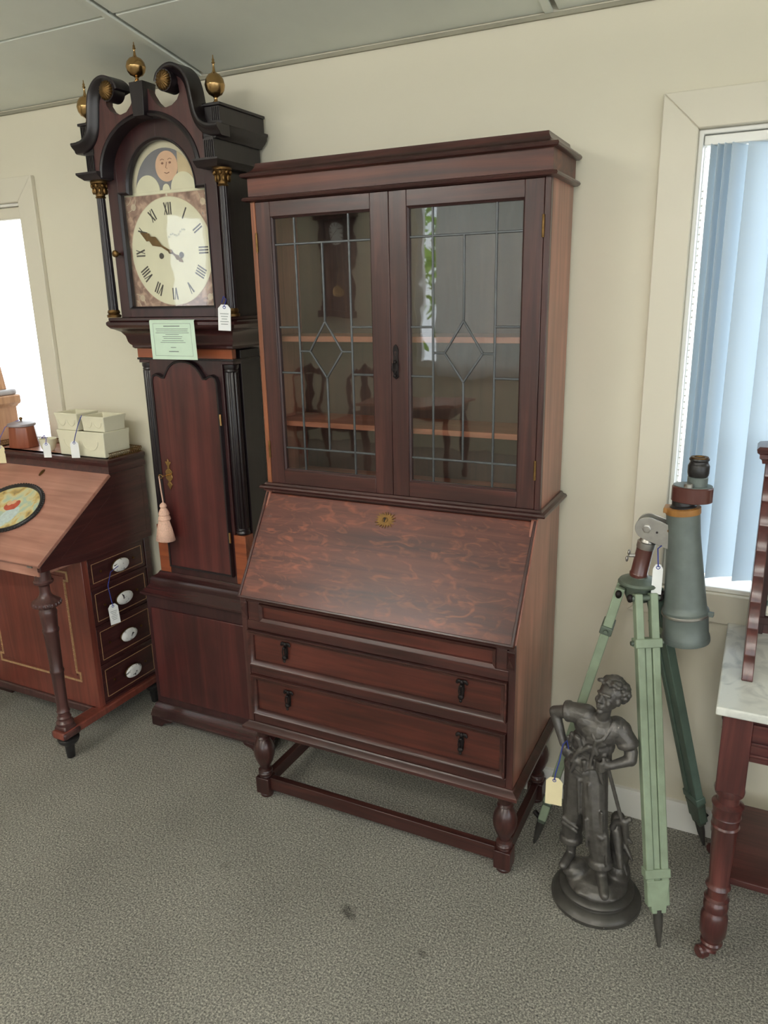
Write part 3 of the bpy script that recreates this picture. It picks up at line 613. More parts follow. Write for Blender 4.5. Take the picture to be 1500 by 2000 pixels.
        def came(p, q):
            MB().bar((p[0], yg + .0005, p[1]), (q[0], yg + .0005, q[1]), .0065, .006, (0, -1, 0)).build('came', 'lead', D, .0018)
        for x in (V1, V3): came((x, gz0), (x, gz1))
        for z in (H1, HB): came((a, z), (b, z))
        came((VC, dT), (VC, H1)); came((VC, HB), (VC, dB))
        for z in (S1, S2): came((a, z), (V1, z)); came((V3, z), (b, z))
        came((V1, dM), (dl, dM)); came((dr, dM), (V3, dM))
        for p, q in (((VC, dT), (dr, dM)), ((dr, dM), (VC, dB)), ((VC, dB), (dl, dM)), ((dl, dM), (VC, dT))): came(p, q)
        for z in (1.866, 1.22):
            MB().tube([(hx, yu - .002, z - .028), (hx, yu - .002, z + .028)], .0038, 10).build('hinge', 'brassdark', D)
        if x0 > .4:
            h = MB(); x = .4855
            h.prism([(x - .009, 1.545), (x - .006, 1.558), (x, 1.564), (x + .006, 1.558), (x + .009, 1.545), (x + .007, 1.53), (x + .009, 1.51), (x + .008, 1.478), (x + .01, 1.47), (x, 1.462), (x - .01, 1.47), (x - .008, 1.478), (x - .009, 1.51), (x - .007, 1.53)], 'y', yu - .004, yu)
            h.build('lock_plate', 'iron', D, .001)
            h = MB(); h.ell((x, yu - .008, 1.513), (.005, .006, .006), 10, 6); h.tube([(x - .006, yu - .01, 1.51), (x - .008, yu - .011, 1.49), (x, yu - .012, 1.478), (x + .008, yu - .011, 1.49), (x + .006, yu - .01, 1.51)], .0022, 6); h.ell((x, yu - .011, 1.473), (.006, .004, .005), 10, 6); h.build('drop_pull', 'iron', D)
            MB().lathe([(.003, 0), (.003, .001)], (x, yu - .004, 1.541), (0, -1, 0), 12).box(x - .0012, x + .0012, yu - .005, yu - .004, 1.53, 1.541).build('keyhole', 'dark', D)
bureau()
# ------------------------------------------------------------------ the longcase clock
def clock():
    X = -.39
    R = thing('longcase_clock', 'tall dark mahogany longcase clock with brass ball finials and moon dial', 'clock', (X, -.13, 0))
    yb = -.018
    def u(p): return [(X + a, b) for a, b in p]
    # base
    hw = .262; yf = -.222
    MB().box(X - hw, X + hw, yf, yb, .1, .585).build('base', 'mah', R, .002)
    MB().box(X - hw + .022, X + hw - .022, yf - .006, yf, .135, .53).build('base_panel', 'mahdoor', R, .002)
    pb = [(X - hw, yb), (X - hw, yf), (X + hw, yf), (X + hw, yb)]
    MB().mould(pb, [(-.05, .04), (.022, .04), (.026, .05), (.022, .06), (.02, .07), (.012, .085), (.006, .1), (0, .105), (-.05, .105)]).build('plinth_moulding', 'mahx', R)
    for sx in (-1, 1):
        for (y0, y1) in ((yf - .024, yf + .04), (yb - .06, yb)):
            xo = X + sx * (hw + .024); xi = X + sx * (hw - .06)
            f = MB().prism([(xo, 0.002), (xo - sx * .05, .002), (xo - sx * .06, .012), (xo - sx * .065, .02), (xo - sx * .1, .028), (xo - sx * .11, .042), (xo, .042)], 'y', y0, y1).build('bracket_foot', 'mahx', R, .003)
    # moulding from base to trunk
    tw = .213; yt = -.175
    pt = [(X - tw, yb), (X - tw, yt), (X + tw, yt), (X + tw, yb)]
    MB().mould(pt, [(-.05, .672), (.004, .672), (.008, .666), (.012, .66), (.028, .652), (.034, .64), (.034, .622), (.044, .612), (.05, .606), (.056, .6), (.064, .594), (.064, .585), (.058, .58), (.05, .575), (-.05, .575)]).build('waist_base_moulding', 'mahx', R)
    # trunk
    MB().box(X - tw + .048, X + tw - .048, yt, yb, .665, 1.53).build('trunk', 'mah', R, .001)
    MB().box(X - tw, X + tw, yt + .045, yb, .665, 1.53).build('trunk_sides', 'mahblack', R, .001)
    for sx in (-1, 1):
        xc = X + sx * (tw - .027); yc = yt + .024
        c = MB().lathe([(.022, .888), (.0258, .892), (.0252, 1.455), (.022, 1.46)], (xc, yc, 0), seg=72, flute=(12, .14)).build('quarter_column', 'mahblack', R, ang=60)
        MB().lathe([(.025, .866), (.027, .872), (.024, .88), (.026, .884), (.022, .89)], (xc, yc, 0), seg=24).build('column_base', 'mahblack', c)
        MB().lathe([(.022, 1.455), (.026, 1.46), (.024, 1.466), (.027, 1.472), (.027, 1.482)], (xc, yc, 0), seg=24).build('column_cap', 'mahblack', c)
        MB().box(xc - .026, xc + .026, yc - .026, yc + .026, .672, .864).build('column_plinth', 'satin', R, .001)
        MB().box(xc - .026, xc + .026, yc - .024, yc + .026, 1.484, 1.4945).build('column_top_block', 'mah', R, .001)
    # trunk door, shaped top
    dw = .147
    half = [(dw, .705), (dw, 1.42), (dw - .006, 1.437), (dw - .02, 1.444), (dw - .034, 1.441), (dw - .046, 1.434), (dw - .058, 1.434), (.085, 1.441), (.078, 1.452), (.062, 1.472), (.042, 1.485), (.02, 1.491)]
    poly = half + [(0, 1.492)] + [(-a, b) for a, b in reversed(half)]
    D = MB().prism(u(poly), 'y', yt - .014, yt - .0005).build('trunk_door', 'mahdoor', R, .0015)
    MB().mould([Vector(p) for p in u(poly)], [(-.004, yt - .014), (-.004, yt - .017), (.002, yt - .018), (.005, yt - .013), (.005, yt - .001), (-.004, yt - .004)], 'xz', True).build('door_moulding', 'mahblack', D)
    for z in (1.292, .856): MB().tube([(X + dw + .004, yt - .014, z - .02), (X + dw + .004, yt - .014, z + .02)], .0045, 10).build('hinge', 'brass', D)
    ex, y = X - .108, yt - .015
    e = MB(); e.prism([(ex + .016 * sin(a) * (1 + .15 * cos(6 * a)), 1.072 + .026 * cos(a)) for a in [2 * pi * i / 36 for i in range(36)]], 'y', y - .003, y)
    e.prism([(ex - .006, 1.098), (ex + .006, 1.098), (ex + .004, 1.106), (ex + .013, 1.118), (ex + .012, 1.124), (ex + .004, 1.122), (ex + .003, 1.13), (ex, 1.134), (ex - .003, 1.13), (ex - .004, 1.122), (ex - .012, 1.124), (ex - .013, 1.118), (ex - .004, 1.106)], 'y', y - .003, y)
    e.prism([(ex - .005, 1.046), (ex + .005, 1.046), (ex + .008, 1.04), (ex + .013, 1.036), (ex + .008, 1.028), (ex, 1.014), (ex - .008, 1.028), (ex - .013, 1.036), (ex - .008, 1.04)], 'y', y - .003, y)
    eo = e.build('escutcheon', 'brass', D, .0008); eo['label'] = 'pierced brass key escutcheon'
    # band and hood support moulding
    MB().box(X - tw - .004, X + tw + .004, yt - .004, yb, 1.495, 1.502).build('lower_band_bead', 'mahblack', R, .001)
    MB().box(X - tw, X + tw, yt - .002, yt + .02, 1.503, 1.535).build('inlay_band', 'satin', R)
    pm = pt
    MB().mould(pm, [(-.05, 1.535), (.006, 1.535), (.012, 1.54), (.012, 1.546), (.018, 1.552), (.022, 1.56), (.026, 1.58), (.036, 1.595), (.052, 1.604), (.06, 1.607), (.064, 1.612), (.07, 1.62), (.07, 1.629), (.064, 1.634), (-.05, 1.634)]).build('hood_support_moulding', 'mahx', R)
    # hood: sides, base, door, columns
    hw2 = .262; yh = -.2
    MB().box(X - .27, X + .27, -.245, yb, 1.634, 1.645).build('hood_floor', 'mahx', R, .002)
    for sx in (-1, 1):
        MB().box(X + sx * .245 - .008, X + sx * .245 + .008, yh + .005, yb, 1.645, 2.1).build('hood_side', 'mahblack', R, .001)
    MB().box(X - .245, X + .245, yb - .01, yb, 1.645, 2.2).build('hood_back', 'mahblack', R)
    def archpoly(w, spring, step, rx, rz, z0):
        return [(-w, z0), (w, z0), (w, spring), (step, spring)] + arc(0, spring, rx, rz, 0, 180, 24)[0:] + [(-step, spring), (-w, spring)]
    # door frame as ring between two outlines
    gw, gz0, gs = .186, 1.676, 2.054
    inner = [(-gw, gz0), (gw, gz0), (gw, gs), (.15, gs)] + arc(0, gs, .147, .156, 0, 180, 24) + [(-.15, gs), (-gw, gs)]
    HD = MB(); yd0, yd1 = yh - .016, yh + .004
    HD.box(X - .232, X - gw, yd0, yd1, 1.646, 2.25).box(X + gw, X + .232, yd0, yd1, 1.646, 2.25).box(X - gw, X + gw, yd0, yd1, 1.646, gz0)
    for sx in (-1, 1):
        a_ = arc(0, gs, .147, .156, 0, 90, 14)
        HD.prism([(X + sx * p, q) for p, q in ([(gw, gs), (.147, gs)] + a_[1:] + [(0, 2.27), (gw, 2.27)])], 'y', yd0, yd1)
    hd = HD.build('hood_door', 'mah', R, .001)
    MB().mould(u(inner), [(-.006, yd0 + .004), (0, yd0 - .003), (.003, yd0 - .003), (.003, yd0 + .004), (0, yd1), (-.006, yd1)], 'xz', True).build('glazing_bead', 'mahblack', hd)
    MB().prism(u(inner), 'y', yh - .004, yh - .001).build('door_glass', 'dialglass', hd, flat=True)
    MB().lathe([(.004, 0), (.004, .012), (.009, .014), (.012, .02), (.011, .027), (.005, .031)], (X - .208, yd0, 1.86), (0, -1, 0), 16).build('door_knob', 'brassdark', hd)
    # dial
    yd = yh + .012
    dp = [(-.2, 1.668), (.2, 1.668), (.2, 2.052), (.16, 2.052)] + arc(0, 2.052, .16, .168, 0, 180, 24) + [(-.16, 2.052), (-.2, 2.052)]
    dl = MB().prism(u(dp), 'y', yd, yd + .004).build('dial', 'arch', R)
    dy = yd - .0006
    ZC = 1.86; RC = .176
    # corner paintings
    for sx in (-1, 1):
        for sz in (-1, 1):
            a_ = [(sx * RC * cos(t), ZC + sz * RC * sin(t)) for t in [radians(90 * i / 14) for i in range(15)]]
            MB().prism(u([(sx * .186, ZC)] + a_[:-1] + [(a_[-1][0] + sx * .004, a_[-1][1]), (sx * .004, ZC + sz * .184), (sx * .186, ZC + sz * .184)]), 'y', dy, yd).build('spandrel', 'spandrel', dl)
            for q, rr in ((.03, .022), (.05, .045)):
                MB().tube([(X + sx * (.186 - .004) - sx * rr * cos(t), dy - .0003, ZC + sz * (.182 - .002) - sz * rr * sin(t)) for t in [radians(6 * i) for i in range(1, 15)]], .0012, 5).build('spandrel_scroll', 'spandline', dl)
            MB().lathe([(.011, 0), (.011, .0008)], (X + sx * .15, dy, ZC + sz * .15), (0, -1, 0), 16).build('spandrel_flower', 'spandline', dl)
    ch = MB().lathe([(RC, 0), (RC, .0008)], (X, yd - .0002, ZC), (0, -1, 0), 64).build('chapter_disc', 'dial', dl)
    MB().tube([(X + (RC - .001) * cos(t), dy - .0004, ZC + (RC - .001) * sin(t)) for t in [2 * pi * i / 64 for i in range(64)]], .0012, 5, True).build('chapter_ring', 'spandline', dl)
    # roman numerals
    NUM = ['XII', 'I', 'II', 'III', 'IIII', 'V', 'VI', 'VII', 'VIII', 'IX', 'X', 'XI']
    yn = yd - .0014
    for i, s in enumerate(NUM):
        a = radians(30 * i); rad = Vector((sin(a), cos(a))); tan = Vector((cos(a), -sin(a)))
        wd = {'I': .009, 'V': .017, 'X': .017}; tot = sum(wd[c] for c in s); off = -tot / 2; m = MB(); ri, ro = .118, .157
        def q(t, r): v = tan * t + rad * r; return (X + v.x, yn, ZC + v.y)
        for c in s:
            mid = off + wd[c] / 2
            if c == 'I': m.bar(q(mid, ri), q(mid, ro), .0048, .0008, (0, 1, 0))
            elif c == 'V': m.bar(q(mid, ri), q(mid - .006, ro), .0052, .0008, (0, 1, 0)); m.bar(q(mid, ri), q(mid + .006, ro), .0026, .0008, (0, 1, 0))
            else: m.bar(q(mid + .006, ri), q(mid - .006, ro), .0052, .0008, (0, 1, 0)); m.bar(q(mid - .006, ri), q(mid + .006, ro), .0026, .0008, (0, 1, 0))
            off += wd[c]
        m.build('numeral', 'dialtext', dl)
    # hands
    def hand(name, ang, ln, w, y):
        a = radians(ang); rad = Vector((sin(a), cos(a))); tan = Vector((cos(a), -sin(a))); m = MB()
        out = [(.004, 0), (.003, ln * .3), (w * .6, ln * .42), (w, ln * .55), (w * .5, ln * .68), (w * .9, ln * .75), (.001, ln), (-.001, ln)]
        pts = out + [(-p, r) for p, r in reversed(out[:-1])]
        m.prism([((tan * p + rad * r).x + X, (tan * p + rad * r).y + ZC) for p, r in pts], 'y', y - .001, y)
        m.lathe([(.007, 0), (.007, .003), (.003, .004)], (X, y, ZC), (0, -1, 0), 16); m.build(name, 'brassdark', dl)
    hand('minute_hand', 298, .142, .016, yd - .006); hand('hour_hand', 126, .06, .009, yd - .003)
    for sx in (-1, 1): MB().lathe([(.009, 0), (.01, .002), (.006, .003)], (X + sx * .044, yd - .001, ZC - .012), (0, -1, 0), 16).build('winding_hole', 'dialtext', dl)
    # maker's script: two faint curved strokes too small to read
    sc_ = MB()
    for j in range(9):
        t = -.03 + j * .0085; z = ZC + .052 + .006 * sin(j * 1.1) + t * .25
        sc_.tube([(X + t + .022, yn, z), (X + t + .024, yn, z + .006), (X + t + .027, yn, z + .001), (X + t + .03, yn, z + .004)], .0006, 4)
    sc_.build('script', 'ink', dl)
    # moon arch
    MB().prism(u(arc(.0, 2.056, .128, .128, 0, 180, 24)), 'y', dy - .0004, yd).build('moon_sky', 'moonsky', dl)
    MB().prism(u([(.055, 2.056), (.128, 2.056)] + arc(0, 2.056, .128, .128, 0, 62, 10)[1:]), 'y', dy - .0008, yd).build('moon_land', 'moonland', dl)
    mf = MB().lathe([(.047, 0), (.047, .0008)], (X + .012, dy - .0004, 2.127), (0, -1, 0), 40).build('moon_face', 'moon', dl)
    fm = MB(); yy = dy - .0016
    for sx in (-1, 1):
        fm.ell((X + .012 + sx * .016, yy, 2.137), (.0055, .0006, .0035), 10, 6); fm.tube([(X + .012 + sx * .008, yy, 2.147), (X + .012 + sx * .016, yy, 2.15), (X + .012 + sx * .024, yy, 2.147)], .0009, 5)
    fm.tube([(X + .014, yy, 2.14), (X + .009, yy, 2.122), (X + .015, yy, 2.12)], .0009, 5); fm.tube([(X + .002, yy, 2.108), (X + .012, yy, 2.105), (X + .022, yy, 2.108)], .0013, 5)
    fm.build('moon_features', 'moonline', dl)
    for sx in (-1, 1): MB().prism(u(arc(sx * .076, 2.054, .052, .052, 0, 180, 20)), 'y', dy - .0022, yd).build('moon_hump', 'dial', dl)
    MB().prism(u(arc(.004, 2.054, .016, .02, 0, 180, 12)), 'y', dy - .0024, yd).build('moon_pointer_boss', 'dial', dl)
    MB().box(X - .2, X + .2, dy - .0012, yd, 2.046, 2.055).build('dial_rule', 'dial', dl)
    # columns
    for sx in (-1, 1):
        xc, yc = X + sx * .262, -.222
        c = MB().lathe([(.017, 1.672), (.0165, 1.75), (.014, 2.045)], (xc, yc, 0), seg=72, flute=(12, .12)).build('hood_column', 'mahblack', R, ang=60)
        MB().lathe([(.024, 1.646), (.025, 1.654), (.019, 1.658), (.022, 1.664), (.019, 1.672)], (xc, yc, 0), seg=24).build('column_base', 'brassdark', c)
        m = MB().lathe([(.015, 2.043), (.018, 2.046), (.015, 2.05), (.017, 2.07), (.026, 2.088), (.03, 2.09), (.03, 2.096)], (xc, yc, 0), seg=24)
        for k in range(8):
            a = k * pi / 4
            m.ell((xc + .021 * cos(a), yc + .021 * sin(a), 2.066), (.005, .005, .011), 8, 6); m.ell((xc + .026 * cos(a + .4), yc + .026 * sin(a + .4), 2.082), (.0055, .0055, .007), 8, 6)
        m.build('capital', 'brassdark', c)
    # entablature returns over the columns: architrave, fluted frieze, cornice, top block
    ap = [(X - hw2, yb), (X - hw2, -.24), (X + hw2, -.24), (X + hw2, yb)]
    for sx in (-1, 1):
        pth = [(X - .2, -.242), (X - .2, -.246)] if 0 else None
        xo = X + sx * .268; xi = X + sx * .232
        P_ = [(xo, yb), (xo, -.258), (X + sx * .202, -.258)] if sx < 0 else [(X + sx * .202, -.258), (xo, -.258), (xo, yb)]
        MB().mould(P_, [(-.04, 2.096), (.012, 2.096), (.016, 2.1), (.024, 2.106), (.03, 2.113), (.03, 2.119), (.004, 2.121), (-.04, 2.121)]).build('architrave', 'mahblack', R)
        MB().box(min(xi, xo), max(xi, xo), -.263, yb, 2.119, 2.182).build('frieze_block', 'mahblack', R, .001)
        for k in range(5):
            x = xo - sx * (.006 + k * .007); MB().box(x - .002, x + .002, -.2665, -.263, 2.124, 2.172).build('reed', 'mahblack', R)
        P2 = [(xo, yb), (xo, -.262)] if sx < 0 else [(xo, -.262), (xo, yb)]
        MB().mould(P2, [(-.04, 2.176), (.008, 2.176), (.012, 2.182), (.022, 2.19), (.03, 2.2), (.032, 2.21), (.036, 2.214), (.036, 2.22), (.004, 2.224), (-.04, 2.224)]).build('side_cornice', 'mahblack', R)
        xt = X + sx * .29; xj = X + sx * .235
        MB().box(min(xt, xj), max(xt, xj), -.252, yb, 2.222, 2.266).build('top_block', 'mahblack', R, .001)
        for k in range(4):
            x = xt - sx * (.006 + k * .007); MB().box(x - .002, x + .002, -.255, -.252, 2.226, 2.262).build('reed', 'mahblack', R)
        MB().box(min(xt, xj) - .006, max(xt, xj) + .006, -.258, yb, 2.266, 2.275).build('block_cap', 'mahblack', R, .002)
    MB().box(X - .262, X + .262, -.1, yb, 2.11, 2.225).build('hood_top', 'mahblack', R)
    # pediment board with arched opening and swan necks
    yp = -.262
    rt = [(.232, 2.121), (.232, 2.21), (.23, 2.212), (.216, 2.23), (.204, 2.262), (.198, 2.3), (.188, 2.34), (.165, 2.366), (.14, 2.36), (.15, 2.335), (.152, 2.315), (.14, 2.297), (.118, 2.284), (.094, 2.28), (.07, 2.285), (.05, 2.302), (.034, 2.325), (.028, 2.34)]
    ar = arc(0, 2.118, .2, .149, 0, 90, 16)
    for sx in (-1, 1):
        poly = [(sx * a, b) for a, b in ([(.2, 2.121)] + rt + [(0, 2.34)] + list(reversed(ar))[0:-1])]
        MB().prism(u(poly), 'y', yp, yp + .03).build('pediment_board', 'mahped', R, .001)
    # arch reveal and rim
    ra = arc(0, 2.1, .2, .167, 0, 180, 40)
    MB().mould(u(ra), [(-.002, yp - .006), (.004, yp - .009), (.012, yp - .004), (.014, yp + .001), (.01, yh - .016), (-.002, yh - .016)], 'xz').build('arch_moulding', 'mahblack', R)
    # swan neck mouldings
    path = [(.304, 2.196), (.285, 2.196), (.262, 2.199), (.24, 2.208), (.222, 2.225), (.21, 2.25), (.203, 2.285), (.197, 2.32), (.186, 2.349), (.165, 2.37), (.14, 2.378), (.117, 2.373), (.098, 2.36), (.092, 2.345)]
    pc = [tuple(v) for v in catmull([Vector((a, b, 0)) for a, b in path], 4)]
    for sx in (-1, 1):
        pp = [(X + sx * v[0], v[1]) for v in pc]
        if sx < 0: pp = pp
        else: pp = list(reversed(pp))
        # outward (right of travel) must point up and away from the opening
        prof = [(-.016, -.225), (-.016, yp - .004), (-.012, yp - .01), (-.006, yp - .012), (0, yp - .02), (.006, yp - .026), (.012, yp - .028), (.016, yp - .026), (.018, -.225)]
        if sx < 0: prof = [(-o, h) for o, h in prof]
        else: prof = [(-o, h) for o, h in prof]
        MB().mould(pp, prof, 'xz').build('swan_neck', 'mahblack', R, ang=50)
        rx, rz = X + sx * .118, 2.347
        MB().lathe([(.031, 0), (.031, .05)], (rx, -.24, rz), (0, -1, 0), 28).build('scroll_end', 'mahblack', R)
        MB().lathe([(.029, 0), (.029, .004), (.022, .01), (.008, .014), (.002, .015)], (rx, -.29, rz), (0, -1, 0), 72, flute=(18, .18)).build('rosette', 'brassdark', R, ang=70)
    # centre plinth
    MB().hexa([(X - .022, yp - .022, 2.262), (X + .022, yp - .022, 2.262), (X + .022, yp + .02, 2.262), (X - .022, yp + .02, 2.262), (X - .028, yp - .022, 2.36), (X + .028, yp - .022, 2.36), (X + .028, yp + .04, 2.36), (X - .028, yp + .04, 2.36)]).build('keystone_plinth', 'mahblack', R, .001)
    # finials
    for fx, fz, fy, nm in ((X - .006, 2.36, -.268, 'finial'), (X - .268, 2.275, -.235, 'finial'), (X + .268, 2.275, -.235, 'finial')):
        s = .81 if abs(fx - X) < .1 else .95
        pr = [(.011, 0), (.011, .003), (.006, .008), (.0055, .016), (.009, .02), (.02, .026), (.0275, .038), (.0302, .051), (.0306, .0535), (.0302, .056), (.027, .07), (.019, .082), (.008, .088), (.0055, .091), (.004, .097), (.0026, .11), (.003, .113), (.0055, .117), (.0032, .121), (.004, .125), (.0018, .13), (.0012, .139)]
        MB().lathe([(a, b * s) for a, b in pr], (fx, fy, fz), seg=28).build(nm, 'brass', R, ang=50)
clock()
# notice, key tassel
def price_tag(label, c, w, h, face, mat, cord, cordmat, cut=.25, lines=0, sway=0.0):
    """a card tag hanging at c (top centre); face: unit vector of its front"""
    t = thing('price_tag', label, 'tag', c)
    n = Vector(face).normalized(); x = Vector((0, 0, 1)).cross(n).normalized() * -1; z = Vector((0, 0, 1)); z = z * cos(sway) + x * sin(sway); x = x * cos(sway) - Vector((0, 0, 1)) * sin(sway); C = Vector(c)
    def P(a, b, d=0): return C + x * a + z * b + n * d
    o = [(-w * .25, 0), (w * .25, 0), (w / 2, -h * cut * .6), (w / 2, -h), (-w / 2, -h), (-w / 2, -h * cut * .6)]
    m = MB(); k = len(o); m.add([P(a, b, -.0006) for a, b in o] + [P(a, b, .0006) for a, b in o], [tuple(range(k)), tuple(range(2 * k - 1, k - 1, -1))] + [(i, k + i, k + (i + 1) % k, (i + 1) % k) for i in range(k)])
    m.build('card', mat, t)
    for i in range(lines):
        a = w * (.34 - .06 * ((i * 7) % 3)); b = -h * (.34 + .5 * i / max(lines, 1))
        q = MB(); q.add([P(-a, b, .0009), P(a, b, .0009), P(a, b - h * .022, .0009), P(-a, b - h * .022, .0009)], [(0, 1, 2, 3)]); q.build('print_line', 'ink', t)
    s = MB(); s.tube([P(0, -h * .08, .002)] + [Vector(q) for q in cord], .0016, 6)
    r_ = [P(.0045 * cos(a), -h * .1 + .0045 * sin(a), .001) for a in [2 * pi * i / 12 for i in range(12)]]
    s.tube(r_, .001, 5, True); s.build('string', cordmat, t)
    return t
nt = thing('paper_notice', 'pale green printed notice draped over the clock waist moulding', 'notice', (X_ := -.39 + .03, -.25, 1.636))
m = MB(); nx = [(-.074, .122), (-.074, .122), (-.072, .123), (-.064, .132), (-.058, .139)]; rows = [(-.215, 1.6372), (-.2475, 1.6372), (-.253, 1.633), (-.262, 1.57), (-.268, 1.506)]
vs = []
for (a, b), (y, z) in zip(nx, rows): vs += [(-.39 + a, y, z), (-.39 + (a + b) / 2, y, z), (-.39 + b, y, z)]
fs = []
for i in range(4):
    for j in range(2): fs.append((i * 3 + j, i * 3 + j + 1, i * 3 + j + 4, i * 3 + j + 3))
n_ = len(vs); vs2 = vs + [(x, y + .0006, z + .0003) for x, y, z in vs]
m.add(vs2, fs + [tuple(n_ + k for k in reversed(f)) for f in fs] + [(0, 3, n_ + 3, n_), (3, 6, n_ + 6, n_ + 3), (6, 9, n_ + 9, n_ + 6), (9, 12, n_ + 12, n_ + 9), (2, n_ + 2, n_ + 5, 5), (5, n_ + 5, n_ + 8, 8), (8, n_ + 8, n_ + 11, 11), (11, n_ + 11, n_ + 14, 14), (12, 13, n_ + 13, n_ + 12), (13, 14, n_ + 14, n_ + 13)])
m.build('sheet', 'notice', nt, ang=80)
def npnt(s, t): # s across -1..1, t down 0..1 on the hanging face
    i = 2 if t < .5 else 3; f = (t - (0 if t < .5 else .5)) / .5
    a0, b0 = nx[i]; a1, b1 = nx[i + 1]; a = a0 + (a1 - a0) * f; b = b0 + (b1 - b0) * f
    y0, z0 = rows[i]; y1, z1 = rows[i + 1]
    return Vector((-.39 + a + (b - a) * (s + 1) / 2, y0 + (y1 - y0) * f - .0012, z0 + (z1 - z0) * f))
for (w_, t_, h_) in ((.36, .12, .022), (.72, .2, .012), (.7, .25, .012), (.74, .3, .012), (.3, .345, .012), (.44, .4, .012), (.4, .45, .012), (.48, .505, .012), (.56, .55, .012), (.12, .68, .014), (.22, .78, .02)):
    q = MB(); q.add([npnt(-w_, t_), npnt(w_, t_), npnt(w_, t_ + h_), npnt(-w_, t_ + h_)], [(0, 1, 2, 3)]); q.build('print_line', 'ink', nt)
for (a, b, c_, d) in ((-.84, .84, .06, .066), (-.84, .84, .9, .906)):
    q = MB(); q.add([npnt(a, c_), npnt(b, c_), npnt(b, d), npnt(a, d)], [(0, 1, 2, 3)]); q.build('print_border', 'ink', nt)
for a in (-.84, .832):
    for c_, d in ((.06, .5), (.5, .906)):
        q = MB(); q.add([npnt(a, c_), npnt(a + .008, c_), npnt(a + .008, d - .001), npnt(a, d - .001)], [(0, 1, 2, 3)]); q.build('print_border', 'ink', nt)
tk = thing('key_tassel', 'pink silk tassel hanging from the key in the clock door', 'tassel', (-.5, -.2, 1.07))
kx, kz = -.498, 1.073
MB().tube([(kx, -.19, kz), (kx, -.222, kz)], .0025, 8).tube([(kx + .009 * cos(a) - .009, -.228, kz + .007 * sin(a)) for a in [2 * pi * i / 14 for i in range(14)]], .0018, 6, True).build('key', 'brass', tk)
MB().tube([(kx - .017, -.228, kz), (kx - .016, -.2255, 1.02), (kx - .013, -.224, .968)], .0025, 8).build('cord', 'tassel', tk)
MB().lathe([(.004, .972), (.012, .965), (.0135, .958), (.010, .951), (.014, .946), (.02, .932), (.021, .926), (.018, .922), (.022, .916), (.024, .908), (.02, .902)], (kx - .013, -.226, 0), seg=20).build('tassel_head', 'tassel', tk)
MB().lathe([(.021, .906), (.031, .87), (.04, .826), (.036, .824), (.01, .826)], (kx - .013, -.23, 0), seg=60, flute=(30, .07), sq=(1, .8)).build('skirt', 'tassel', tk, ang=70)
price_tag('white price tag tied to the hood column of the tall clock', (-.39 + .262, -.262, 1.684), .042, .082, (.35, -1, .1), 'paper', [(-.39 + .262, -.25, 1.7), (-.39 + .25, -.247, 1.71), (-.39 + .235, -.24, 1.69)], 'bluestr', lines=5, sway=-.06)
